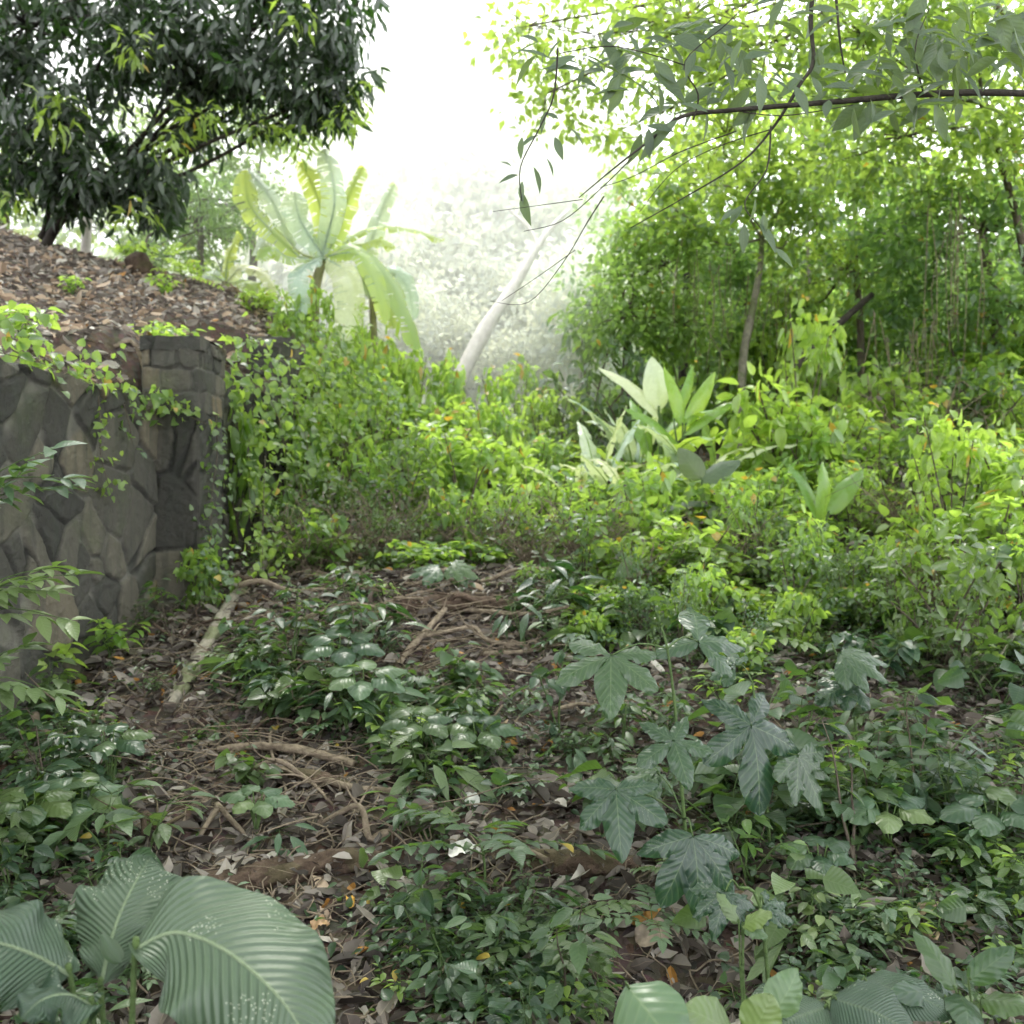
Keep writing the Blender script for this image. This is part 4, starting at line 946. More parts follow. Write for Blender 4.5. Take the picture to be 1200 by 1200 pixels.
for q, (px, py, sc_, wh) in enumerate([(95, 985, 1.2, 'above the ribbed leaf plant'), (40, 1010, 1.1, 'at the left edge behind the ribbed leaves'), (130, 940, 0.9, 'left of the brown clearing'),
                                   (425, 860, 1.0, 'right of the two thick roots'), (400, 830, 1.0, 'below the middle creepers'), (490, 905, 0.9, 'in the middle of the picture'), (300, 985, 0.8, 'right of the forked stick'),
                                   (560, 900, 0.9, 'right of the narrow leaved sprouts'), (960, 1050, 1.0, 'among the carpet at the lower right'), (1040, 1000, 1.1, 'right of the lower palmate leaves'),
                                   (1120, 950, 1.0, 'near the right edge of the carpet'), (1165, 1020, 1.2, 'at the right edge above the corner')]):
    p = G(px, py); Y0 = p[1]; k = Y0 / F; r_ = 55 * sc_; hgt = rs.uniform(45, 80)
    sp = []
    for a in np.linspace(0, 6.28, 6, endpoint=False) + rs.uniform(0, 1):
        dx, dz = math.cos(a) * r_ * rs.uniform(.8, 1.1), math.sin(a) * r_ * 0.45
        bx_, by_ = px + dx * 0.25, py - hgt - dz * 0.25
        sp.append((bx_, by_, px + dx, py - hgt - dz + 6, Y0, Y0 + math.sin(a) * r_ * k * 0.8, r_ * k * 0.55, (0, -0.35, 0.9), rs.uniform(0, 1)))
    broad_plant('broad_leaf_seedling', 'seedling with a whorl of six leaves ' + wh, 'seedling', p, sp, 'fg' if q % 3 else 'fgp', 'whorled broad leaved seedlings')

# plants standing against the wall at the left edge: arching stems that come in from the left
for (px, py, Y0, n, ls, l) in [(-60, 590, 4.3, 4, 0.15, 'pale leaved sprigs reaching over the wall face at the upper left'), (-60, 720, 4.0, 5, 0.14, 'pale leaved bush before the middle of the stone wall'), (-50, 810, 3.9, 3, 0.14, 'pale leaved bush at the lower left of the stone wall')]:
    x0 = P(px, py, Y0)[0]; base = np.array([x0, Y0, float(ground_z(x0, Y0))])
    root = thing('wall_foot_plant', l, 'plant', base, 'leafy plants before the wall'); top = P(px, py, Y0) - base
    sb = Buf(); lb = Buf()
    tube(sb, [[0, 0, -.05], top * np.array([.4, .4, .5]), top], [0.008, 0.005], 6)
    for q in range(n):
        e = P(rs.uniform(20, 95), py + rs.uniform(-65, 10), Y0 + rs.uniform(-.15, .2)) - base; s0 = top + np.array([0, 0, rs.uniform(-.2, .05)])
        md = (s0 + e) / 2 + np.array([0, 0, .05]); tube(sb, [s0, md, e], [0.004, 0.0015], 4, sub=3)
        for t in (.3, .45, .6, .75, .9, 1.0):
            p = s0 * (1 - t) ** 2 + 2 * md * t * (1 - t) + e * t * t
            for sg in (-1, 1):
                d = nrm(e - s0) * .8 + np.array([0, sg * .8, rs.uniform(-.5, .15)]) + rs.normal(size=3) * .15
                leaves(lb, T_LANCEW, p[None], d[None], np.array([[rs.normal() * .25, -0.2, 1.0]]), ls * rs.uniform(.55, 1.1), np.array([[rs.uniform(.3, 1), 0, rs.rand()]]))
    sb.build('stem', M['stem'], root); lb.build('foliage', M['fgp'], root)

# ------------------------------------------------------------------ shrubs of the middle ground
def shrub(desc, group, h, w, nst, ncl, per, ls, tmpl, lm, wood, droop=-0.2):
    root = thing('shrub', 'x', 'shrub', (0, 0, 0), group)
    sb = Buf(); lb = Buf()
    cs = []
    for k in range(ncl):
        a = rs.uniform(0, 6.28); r = rs.rand() ** 0.5; zz = rs.uniform(0.12, 1.0)
        cs.append(np.array([math.cos(a) * r * w * (1 - 0.45 * zz), math.sin(a) * r * w * (1 - 0.45 * zz), zz * h]))
    for k in range(nst):
        c = cs[k % ncl]
        tube(sb, [[rs.normal() * .04, rs.normal() * .04, -0.1], c * np.array([.35, .35, .5]) + rs.normal(size=3) * .03, c, c * 1.06], [0.010 * h + 0.003, 0.003], 5, sub=3)
    for c in cs:
        hf = c[2] / h
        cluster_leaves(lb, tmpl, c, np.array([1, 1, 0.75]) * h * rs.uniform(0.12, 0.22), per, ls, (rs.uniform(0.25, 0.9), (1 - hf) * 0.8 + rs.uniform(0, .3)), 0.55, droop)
    sb.build('stem', wood, root); lb.build('foliage', lm, root)
    return (desc, root)
SH = {
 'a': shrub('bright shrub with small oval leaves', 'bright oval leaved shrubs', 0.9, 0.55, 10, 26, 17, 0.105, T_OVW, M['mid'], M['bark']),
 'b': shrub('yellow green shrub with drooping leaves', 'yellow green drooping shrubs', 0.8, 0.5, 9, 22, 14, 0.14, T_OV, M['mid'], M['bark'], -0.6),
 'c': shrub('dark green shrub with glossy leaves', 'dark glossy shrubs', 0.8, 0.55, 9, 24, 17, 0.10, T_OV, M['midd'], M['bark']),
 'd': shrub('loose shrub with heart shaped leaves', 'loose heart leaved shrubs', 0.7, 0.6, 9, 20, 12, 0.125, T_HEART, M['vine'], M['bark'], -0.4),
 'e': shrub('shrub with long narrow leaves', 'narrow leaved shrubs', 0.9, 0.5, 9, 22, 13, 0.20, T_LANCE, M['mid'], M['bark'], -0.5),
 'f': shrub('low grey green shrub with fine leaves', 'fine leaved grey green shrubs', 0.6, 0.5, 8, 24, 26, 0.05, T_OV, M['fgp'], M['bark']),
}
def shrub_top(kind, px, py_top, Y, s, wide=1.0, sink=0.0):
    """a shrub of scale s standing at px; py_top only picks the height"""
    base = GX(px, Y, -0.03)
    hgt = {'a': .9, 'b': .8, 'c': .8, 'd': .7, 'e': .9, 'f': .6}[kind]
    top = CAMZ - (py_top - 600) / F * Y
    sz = max(0.35, (top - base[2]) / hgt / 1.05)
    s_ = s
    put(SH[kind], base, rs.uniform(0, 6.28), s_, None, (rs.normal() * .06, rs.normal() * .06), sz / s_)
# sunlit thicket across the middle: rows from near to far (px range, top line, distance, kinds)
rows = [
 (480, 1180, 650, 7.4, 'cdbcf', 13, .75), (560, 1200, 612, 8.0, 'bdbac', 13, .8), (390, 560, 600, 8.2, 'dcf', 5, .8), (600, 1060, 672, 6.9, 'dbcf', 9, .62), (700, 1240, 700, 6.3, 'dfcf', 8, .5), (640, 900, 690, 6.6, 'fcd', 5, .5),
 (520, 1060, 575, 8.9, 'bdaab', 13, .85), (1090, 1240, 520, 7.6, 'abac', 5, 1.0), (1100, 1240, 600, 6.9, 'bac', 4, .8),
 (400, 1000, 535, 9.8, 'abdea', 14, .9), (380, 960, 497, 10.8, 'abaed', 13, .95), (420, 900, 470, 12.0, 'aabe', 11, 1.0),
 (880, 1220, 500, 10.2, 'acba', 7, 1.2), (870, 1240, 455, 11.4, 'aacb', 8, 1.4), (960, 1240, 425, 12.8, 'acea', 6, 1.5),
 (430, 700, 448, 13.4, 'aab', 6, 1.0), (570, 900, 425, 15.0, 'ab', 6, 1.3)]
for x0, x1, top, Yr, kinds, n, s in rows:
    for q in range(n):
        px = x0 + (x1 - x0) * (q + 0.5) / n + rs.normal() * 14
        k = kinds[rs.randint(len(kinds))]
        tp = top + rs.normal() * 24 - (30 if rs.rand() < .12 else 0)
        if 9.3 < Yr < 14 and 660 < px < 900: tp = max(tp, 560 + rs.normal() * 8); 
        if Yr >= 15 and 660 < px < 900: continue
        shrub_top(k, px, tp, Yr + rs.normal() * 0.35, s * rs.uniform(0.6, 1.3))
for q, (px, top, Yr, k, s) in enumerate([(690, 350, 14.6, 'c', 1.7), (735, 400, 13.6, 'c', 1.3), (800, 395, 14.8, 'a', 1.5), (905, 370, 14.8, 'b', 1.7), (990, 385, 15.0, 'a', 1.6), (1060, 370, 14.0, 'c', 1.6), (1130, 380, 13.4, 'a', 1.6), (1175, 340, 13.4, 'c', 1.8), (1215, 390, 12.6, 'b', 1.6), (1150, 430, 11.4, 'c', 1.4)]):
    shrub_top(k, px, top, Yr, s)
db = thing('dry_bush', 'x', 'bush', (0, 0, 0), 'bare dry bushes in the thicket'); sb = Buf()
for k in range(34):
    a = rs.uniform(0, 6.28); l_ = rs.uniform(.4, 1.0); d = np.array([math.cos(a) * .5, math.sin(a) * .5, rs.uniform(.5, 1)])
    c = np.array([d * l_ * t + rs.normal(size=3) * .05 * t for t in np.linspace(0, 1, 5)]); c[:, 2] -= .3 * l_ * np.linspace(0, 1, 5) ** 2
    tube(sb, c, [.006, .002], 4, sub=3)
    for j in range(3):
        p = c[rs.randint(1, 5)]; tube(sb, [p, p + rs.normal(size=3) * .12 + [0, 0, .05], p + rs.normal(size=3) * .2], [.003, .001], 3, sub=2)
lb = Buf(); cluster_leaves(lb, T_OV, (0, 0, .45), (.45, .45, .35), 60, .05, (.2, .8)); sb.build('stem', M['stick'], db); lb.build('dry_foliage', M['litter'], db)
for q, (px, Yr, s_, w_) in enumerate([(365, 7.7, .9, 'right of the nearer pillar'), (410, 7.9, 1.0, 'above the mound'), (450, 8.3, 1.1, 'at the left edge of the thicket'), (500, 8.2, .8, 'behind the small palmate sapling'), (560, 8.0, .9, 'behind the dark upper log'), (620, 7.6, .8, 'right of the dark upper log'), (690, 7.9, 1.0, 'in the middle of the thicket'),
                                 (760, 7.3, .8, 'behind the tallest palmate sapling'), (850, 7.8, 1.0, 'before the two-bladed plant'), (1060, 8.6, 1.2, 'over the dark hollow at the right'), (1090, 11.4, 1.8, 'among the vines under the right trees'), (440, 10.2, 1.3, 'high on the left of the thicket'), (1110, 6.9, .8, 'at the bare hollow')]):
    p = GX(px, Yr); l = 'bare brown dry bush ' + w_
    if q == 0: db.location = tuple(p); db['label'] = l
    else: dup(db, p, q * 1.1, s_, l)
# shrubs behind the stone pillars, over the wall end
for px, top, Yr, k, s in [(330, 580, 8.2, 'c', .6), (365, 540, 8.8, 'c', .7), (400, 570, 8.8, 'f', .7), (440, 560, 9.0, 'c', .7), (505, 600, 8.3, 'c', .7), (240, 640, 6.9, 'd', .45), (350, 450, 9.4, 'd', .8), (400, 470, 9.8, 'a', .8),
                          (430, 590, 8.0, 'f', .7), (370, 600, 7.8, 'd', .7), (470, 510, 9.3, 'c', .8), (270, 460, 8.6, 'd', .6), (440, 440, 11.0, 'a', .8), (390, 415, 11.4, 'b', .7), (345, 395, 11.6, 'b', .6)]:
    shrub_top(k, px, top, Yr, s)

for px, top, Yr, k, s in [(340, 352, 11.8, 'b', .7), (370, 338, 12.0, 'a', .7), (400, 355, 12.0, 'e', .7), (412, 372, 12.2, 'a', .8), (315, 330, 12.8, 'e', .6), (450, 395, 12.2, 'b', .8), (480, 420, 12.4, 'a', .8), (300, 365, 12.2, 'b', .6), (430, 400, 11.6, 'd', .7), (225, 352, 13.2, 'a', .6), (520, 430, 12.6, 'b', .8)]:
    shrub_top(k, px, top, Yr, s)

# ------------------------------------------------------------------ vines on the wall
def vine_strand(label, pts, n, ls, mat='vine', spread=0.10, group='leafy vines on the wall', tmpl=T_HEART, tube_r=0.004):
    pts = np.array(pts, float); o = pts[0].copy(); root = thing('vine', label, 'vine', o, group)
    q = pts - o; sb = Buf(); tube(sb, q, [tube_r, tube_r * 0.6], 5, sub=4); sb.build('stem', M['bark'], root)
    lb = Buf(); f = rs.rand(n) * (len(q) - 1); i0 = np.minimum(f.astype(int), len(q) - 2); t = (f - i0)[:, None]
    c = q[i0] * (1 - t) + q[i0 + 1] * t + rs.normal(size=(n, 3)) * spread * np.array([0.9, 1, 0.8])
    d = rs.normal(size=(n, 3)) * 0.6; d[:, 2] -= 0.5; d[:, 0] += 0.3
    nn = rs.normal(size=(n, 3)) * 0.35 + np.array([0.45, -0.35, 0.6])
    leaves(lb, tmpl, c, d, nn, ls * rs.uniform(.5, 1.15, n), np.stack([rs.rand(n), rs.rand(n) * 0.8, rs.rand(n)], -1))
    lb.build('foliage', M[mat], root); return root
WX = lambda Y, o=0.03: float(wall_x(Y)) + o
vine_strand('bright vine trailing along the top of the wall at the left edge', [[WX(4.8, -.3), 4.8, 2.40], [WX(5.3, -.15), 5.3, 2.38], [WX(5.7, -.05), 5.7, 2.36], [WX(6.1, 0), 6.1, 2.30]], 170, 0.085, spread=0.12)
vine_strand('bright vine trailing over the wall top just left of the pillar', [[WX(6.0, -.25), 6.0, 2.42], [WX(6.4, -.1), 6.4, 2.34], [WX(6.7, 0.04), 6.75, 2.24], [WX(6.9, 0.08), 6.95, 2.2]], 140, 0.075, spread=0.11)
vine_strand('vine hanging down the wall face left of the pillar', [[WX(6.2, 0), 6.2, 2.32], [WX(6.1, .08), 6.1, 2.05], [WX(6.1, .08), 6.1, 1.85], [WX(6.2, .1), 6.2, 1.6]], 60, 0.06, spread=0.05)
vine_strand('thin vine hanging below the wall top between stones', [[WX(6.5, 0), 6.5, 2.3], [WX(6.45, .08), 6.45, 2.1], [WX(6.5, .08), 6.5, 1.95]], 26, 0.055, 'midd', spread=0.05)
vine_strand('vine crossing the shaft of the nearer pillar', [[-2.60, 6.94, 2.2], [-2.42, 6.92, 2.28], [-2.28, 6.93, 2.18], [-2.17, 7.1, 2.12]], 46, 0.06, spread=0.05)
vine_strand('dark vine down the right corner of the nearer pillar', [[-2.18, 7.25, 2.2], [-2.16, 7.2, 1.9], [-2.17, 7.1, 1.6], [-2.15, 7.05, 1.3], [-2.1, 7.0, 1.05]], 150, 0.06, 'midd', 0.09)
vine_strand('heavy bright vine spilling over the wall behind the nearer pillar', [[-2.35, 7.75, 2.72], [-2.15, 7.9, 2.6], [-1.98, 8.1, 2.4], [-1.9, 8.2, 2.1], [-1.85, 8.1, 1.8]], 260, 0.085, spread=0.2)
vine_strand('vine mass hanging between the two pillars', [[-2.4, 8.4, 2.75], [-2.1, 8.6, 2.7], [-1.9, 8.7, 2.4], [-1.8, 8.7, 2.0], [-1.8, 8.6, 1.6]], 230, 0.08, 'midd', spread=0.22)
vine_strand('vine mass draped over the foot of the further pillar', [[-2.05, 9.3, 2.85], [-1.9, 9.4, 2.85], [-1.7, 9.5, 2.5], [-1.6, 9.4, 2.1]], 280, 0.08, spread=0.24)
vine_strand('pale vine creeping down to the litter right of the pillar', [[-1.98, 7.9, 1.95], [-1.92, 7.6, 1.6], [-1.85, 7.3, 1.3], [-1.8, 7.1, 1.08]], 190, 0.065, spread=0.10)
vine_strand('dark vine at the foot of the pillar', [[-2.12, 7.0, 1.25], [-2.1, 6.8, 1.05], [-2.0, 6.7, 0.95]], 110, 0.055, 'midd', spread=0.09)
vine_strand('bright tangle climbing the bank right of the further pillar', [[-2.1, 10.2, 3.3], [-1.8, 10.2, 3.1], [-1.5, 10.3, 2.8], [-1.4, 10.3, 2.4]], 360, 0.08, spread=0.26)

# small plants on the bank above the wall
BK = [twiggy('bank_plant', 'plant', 'bright weeds on the bank', 'x', 'K', 0.3, 5, 10, 0.09, T_OVW, M['mid'], M['stem'], .8), pinnate('fern_weed', 'x', 'feathery weeds on the bank', 7, 0.35, 7, 0.06, T_LANCEW, M['mid'], cat='plant')]
for q, (px, Yr, s) in enumerate([(15, 5.6, 1.1), (60, 5.7, 1.2), (95, 5.9, 1.0), (130, 6.1, 1.1), (30, 6.4, 1.2), (110, 6.8, .9), (155, 7.0, 1.1), (20, 7.2, 1.0), (205, 8.4, 1.2), (240, 8.7, 1.3), (270, 9.2, 1.3), (300, 9.6, 1.2), (330, 10.4, 1.3), (365, 10.8, 1.4),
                               (290, 10.6, 1.1), (250, 10.2, .9), (150, 8.6, .8), (190, 11.0, 1.0), (215, 11.8, 1.3), (240, 12.0, 1.2), (130, 12.2, 1.0), (160, 12.6, 1.4), (190, 12.9, 1.5), (280, 12.2, 1.4), (320, 12.4, 1.4), (380, 11.9, 1.6), (420, 11.6, 1.5), (180, 7.9, 1.0), (85, 9.5, .8)]):
    if q in (2, 5, 7, 14, 15, 16, 19, 20, 23, 24): continue
    p = GX(px, Yr, -0.02); k = q % 4 == 2
    place = ['at the wall top', 'on the litter slope', 'near the ridge'][0 if Yr < 7.3 else (1 if Yr < 11 else 2)]
    side = ['far left', 'left', 'beside the nearer pillar', 'beside the further pillar', 'below the banana'][min(4, int(px / 90))]
    pr = ('', BK[1] if k else BK[0])
    o = put(pr, p, rs.uniform(0, 6.28), s, 'x')
    o['label'] = f"{'small' if s < 1.05 else ('middling' if s < 1.25 else 'tall')} {'feathery' if k else 'bright leafy'} weed {place}, {side}"

# ------------------------------------------------------------------ bananas and heliconias
def blade_clump(name, label, cat, base, specs, mat, stem_h=0.0, stem_r=0.06, lean=(0, 0), group=None, prof='ovate', tear=0, spread_r=0.03):
    """specs: (az, elev, length, width, droop, tint)"""
    root = thing(name, label, cat, base, group)
    top = np.array([lean[0], lean[1], stem_h])
    if stem_h > 0:
        sb = Buf(); tube(sb, [[0, 0, -0.1], top * 0.5 + rs.normal(size=3) * 0.02, top], [stem_r, stem_r * 0.8, stem_r * 0.55], 12, rough=0.15); sb.build('pseudostem', M['pstem'], root)
    for (az, el, L, w, dr, ti) in specs:
        h = np.array([math.cos(az), math.sin(az), 0]); d = h * math.cos(el) + np.array([0, 0, math.sin(el)])
        s0 = top + h * spread_r
        pet = L * (0.22 if stem_h > 0 else 0.45)
        a = s0 + d * pet
        pts = []
        for t in np.linspace(0, 1, 6):
            e2 = el - dr * t * 1.2
            pts.append(a if not pts else pts[-1] + (h * math.cos(e2) + np.array([0, 0, math.sin(e2)])) * L / 5)
        side = np.cross(h, [0, 0, 1]); face0 = np.cross(side, d)
        e3 = el - dr * 1.2; face1 = np.cross(side, h * math.cos(e3) + np.array([0, 0, math.sin(e3)]))
        rot = rs.uniform(-0.35, 0.35)
        face0 = face0 + side * rot; face1 = face1 + side * rot
        if face0[2] < 0: face0 = -face0; face1 = -face1
        lb = Buf(); blade(lb, pts, np.array([face0, face1]), w, prof, 40, 10, 0.35, 0, 20, 0.012, tear, 0, (ti, 0.05, 0.3)); lf = lb.build('leaf', M[mat], root)
        pb = Buf(); tube(pb, [s0 - d * 0.05, s0 + d * pet * 0.5, a] + pts[1:], [w * 0.06 + 0.003, w * 0.03 + 0.002, 0.002], 6, sub=2); pb.build('midrib', M['heli'], lf)
    return root
R = math.radians
def big_leaf_plant(label, base, stem_pts, sr, specs, tear=6):
    """specs: (list of (px, py, Y) along the midrib, width m, face, painted glare?, tint)"""
    root = thing('banana_plant', label, 'banana plant', base); O = np.array(base, float)
    sb = Buf(); sp = np.array([P(*q) for q in stem_pts]) - O; sp = np.concatenate([[[0, 0, -.1]], sp]); tube(sb, sp, [sr, sr * .8, sr * .55], 12, rough=.15); sb.build('pseudostem', M['pstem'], root)
    for mid, w, face, pale, ti in specs:
        m3 = np.array([P(*q) for q in mid]) - O
        lb = Buf(); blade(lb, m3, np.array(face) + rs.normal(size=3) * .12, w * rs.uniform(.72, .95), 'strap', 120, 14, 0.35, 0, 20, 0.02, 18, 0, (ti, .05, .3)); lf = lb.build('leaf', M['blade_glare' if pale else 'banana'], root)
        pb = Buf(); tube(pb, np.concatenate([[sp[-1]], m3 - nrm(np.array(face)) * 0.01]), [0.02, 0.012, 0.004], 6, sub=3); pb.build('midrib', M['blade_glare'], lf)
    return root
bp = GX(368, 12.4)
big_leaf_plant('tallest banana plant with pale torn leaves above the stone pillars', bp, [(368, 350, 12.4), (378, 305, 12.4)], .09, [
    ([(345, 290, 12.4), (320, 235, 12.3), (295, 205, 12.2), (280, 198, 12.2)], .34, (0.5, -.6, .5), True, .8),
    ([(350, 300, 12.3), (310, 262, 12.1), (291, 235, 12.0), (288, 200, 12)], .36, (0.3, -.8, .4), False, .9),
    ([(372, 300, 12.4), (378, 255, 12.5), (366, 215, 12.6), (352, 190, 12.7)], .42, (-0.1, -.9, .3), False, 1),
    ([(378, 300, 12.4), (352, 258, 12.2), (345, 225, 12.1)], .40, (0.2, -.8, .5), True, .6),
    ([(382, 300, 12.4), (400, 260, 12.5), (410, 225, 12.5), (425, 195, 12.6)], .34, (-.3, -.8, .4), False, .9),
    ([(365, 305, 12.3), (335, 300, 12.0), (318, 290, 11.9), (300, 305, 11.8)], .36, (0, -.6, .8), False, 1),
    ([(385, 300, 12.4), (420, 290, 12.4), (452, 318, 12.3), (478, 370, 12.2), (490, 412, 12.1)], .40, (.5, -.7, .5), False, .8),
    ([(385, 300, 12.4), (420, 298, 12.0), (442, 335, 11.8), (452, 380, 11.7)], .32, (.4, -.8, .4), False, .6),
    ([(385, 298, 12.5), (430, 268, 12.7), (480, 268, 12.9), (520, 282, 13)], .26, (0, -.6, .8), False, .8),
    ([(385, 305, 12.3), (405, 320, 12.0), (410, 360, 11.9), (402, 400, 11.9)], .40, (.1, -.9, .3), True, .3),
    ([(372, 300, 12.4), (350, 285, 12.8), (318, 270, 13), (296, 300, 13)], .4, (0, -.6, .8), True, 1),
    ([(376, 302, 12.2), (350, 320, 11.9), (352, 350, 11.8), (345, 375, 11.8)], .34, (-.3, -.8, .4), True, .6),
    ([(378, 298, 12.4), (392, 240, 12.2), (388, 200, 12.2), (380, 175, 12.2)], .38, (.4, -.8, .3), True, .6),
    ([(383, 298, 12.5), (430, 285, 12.6), (448, 282, 12.6), (462, 292, 12.6)], .22, (0, -.7, .7), False, .5)], 3)
big_leaf_plant('smaller banana plant left of the tallest on the bank', GX(262, 12.8), [(262, 345, 12.8), (264, 330, 12.8)], .07, [
    ([(262, 330, 12.8), (245, 320, 12.7), (232, 335, 12.6), (222, 362, 12.5)], .24, (-.3, -.7, .6), True, .3),
    ([(266, 330, 12.8), (285, 312, 12.7), (310, 322, 12.6), (322, 350, 12.5)], .26, (.3, -.7, .6), True, .2),
    ([(264, 330, 12.8), (268, 300, 12.9), (280, 272, 12.9)], .24, (-.2, -.8, .4), False, .6),
    ([(266, 332, 12.8), (290, 330, 12.4), (300, 352, 12.3)], .28, (.2, -.8, .5), False, .0)], 5)
big_leaf_plant('banana plant with hanging leaves right of the tallest on the bank', GX(440, 13.0), [(438, 400, 13), (436, 350, 13)], .07, [
    ([(436, 350, 13), (420, 320, 13), (405, 330, 12.9), (396, 365, 12.8)], .3, (-.3, -.8, .5), True, .2),
    ([(438, 350, 13), (460, 320, 13), (478, 335, 13), (485, 375, 13)], .3, (.3, -.8, .5), True, .4),
    ([(436, 350, 13), (432, 300, 13.1), (446, 250, 13.2), (462, 215, 13.2)], .3, (0, -.9, .3), True, .9),
    ([(438, 352, 13), (450, 345, 12.8), (462, 385, 12.7)], .34, (.1, -.9, .4), False, .0)], 6)
big_leaf_plant('low banana plant beside the dark tree at the left edge', GX(60, 13.6), [(60, 292, 13.6)], .06, [
    ([(60, 290, 13.6), (35, 270, 13.5), (10, 272, 13.4), (-20, 290, 13.3)], .3, (0, -.6, .8), False, .3),
    ([(62, 290, 13.6), (80, 270, 13.6), (95, 268, 13.6), (110, 285, 13.6)], .3, (0, -.6, .8), False, .5)], 4)
for q, (px, Yr, n, L, w, l) in enumerate([(700, 10.6, 7, .95, .20, 'tall pale broad blade clump at the left of the glade'), (765, 10.9, 8, 1.15, .24, 'tallest broad blade clump with an upright pale leaf in the glade'), (815, 10.3, 8, 1.0, .2, 'broad blade clump right behind the folded grey leaf'),
                              (845, 11.0, 7, 1.05, .2, 'broad blade clump with an upright green leaf at the right of the glade'), (735, 9.9, 7, .8, .17, 'lower broad blade clump in front of the pale clump'), (790, 9.6, 7, .75, .17, 'lower broad blade clump in the middle of the glade'),
                              (870, 10.0, 7, .8, .17, 'broad blade clump beside the bright shrubs'), (640, 11.6, 6, .8, .15, 'small broad blade clump left of the glade'), (905, 9.6, 6, .7, .14, 'small broad blade clump behind the two-bladed plant'),
    (680, 9.8, 7, .75, .16, 'pale low blade clump left of the tall pale clump'), (860, 9.2, 6, .65, .14, 'low blade clump before the bright shrubs of the glade'), (745, 11.8, 8, 1.1, .22, 'broad blade clump at the back of the glade')]):
    n += 3
    sp = [(rs.uniform(0, 6.28), R(rs.uniform(45, 84)), L * rs.uniform(.45, .9), w * rs.uniform(.6, 1.0), rs.uniform(.3, 1.2), rs.uniform(.3, 1)) for _ in range(n)]
    blade_clump('heliconia', l, 'heliconia', GX(px, Yr), sp, 'blade_glare' if q in (0, 2, 4, 9, 11) else 'heli', 0, group='broad blade clumps in the sunlit glade', prof='ovate', tear=2)
broad_plant('glare_bladed_plant', 'plant with one upright glaring white blade at the back of the glade', 'heliconia', GX(775, 10.7), [
    (772, 480, 764, 418, 10.7, 10.8, .30, (0.1, -0.9, .3), 1.), (775, 490, 700, 430, 10.7, 10.9, .2, (.3, -.7, .6), 1.)], 'blade_glare', None, 'ovate', 0.02)
broad_plant('green_bladed_plant', 'plant with slim upright green blades beside the glaring white blade', 'heliconia', GX(800, 10.5), [
    (800, 500, 778, 430, 10.5, 10.6, .15, (0.1, -0.9, .3), .6), (803, 500, 838, 436, 10.5, 10.6, .17, (.2, -.9, .3), .9), (790, 495, 812, 428, 10.5, 10.9, .12, (.4, -.6, .5), .9), (800, 510, 880, 465, 10.5, 10.4, .15, (.1, -.6, .8), .8), (795, 520, 730, 478, 10.5, 10.3, .2, (0, -.6, .8), 1)], 'heli', None, 'ovate', 0.015)
broad_plant('two_bladed_plant', 'small plant with two upright blades right of the glade', 'heliconia', GX(962, 8.4), [
    (962, 612, 964, 540, 8.4, 8.5, .17, (0.5, -0.85, 0.2), .4), (970, 602, 1012, 550, 8.4, 8.5, .18, (-0.3, -0.85, .3), .1), (962, 612, 925, 545, 8.4, 8.7, .15, (0.2, -0.4, .8), .5), (962, 628, 945, 618, 8.4, 8.2, .1, (0, -.6, .8), .9)], 'heli', None, 'ovate', 0.012)
broad_plant('folded_leaf_plant', 'plant with large folded grey leaves before the glade', 'plant', GX(830, 9.0), [
    (822, 562, 795, 525, 9.0, 9.1, .22, (-0.4, -0.8, .4), .0), (822, 565, 868, 540, 9.0, 9.0, .2, (0.1, -0.7, .6), .0), (838, 590, 775, 600, 9.0, 8.8, .16, (0, -0.3, .9), .6), (838, 592, 850, 620, 8.9, 8.7, .2, (0, -0.6, .8), .6)], 'over', None, 'ovate', 0.01)
broad_plant('drooping_leaf_plant', 'dark drooping big leaved plant before the bare hollow at the right', 'plant', GX(1130, 6.6), [
    (1135, 660, 1090, 668, 6.6, 6.4, .16, (0, -.3, .9), .5), (1140, 662, 1118, 702, 6.6, 6.4, .17, (-.1, -.8, .5), .1), (1145, 655, 1200, 640, 6.6, 6.6, .17, (0, -.6, .7), .3), (1145, 660, 1165, 700, 6.6, 6.4, .15, (.1, -.8, .5), .1)], 'midd', None, 'ovate', 0.008)

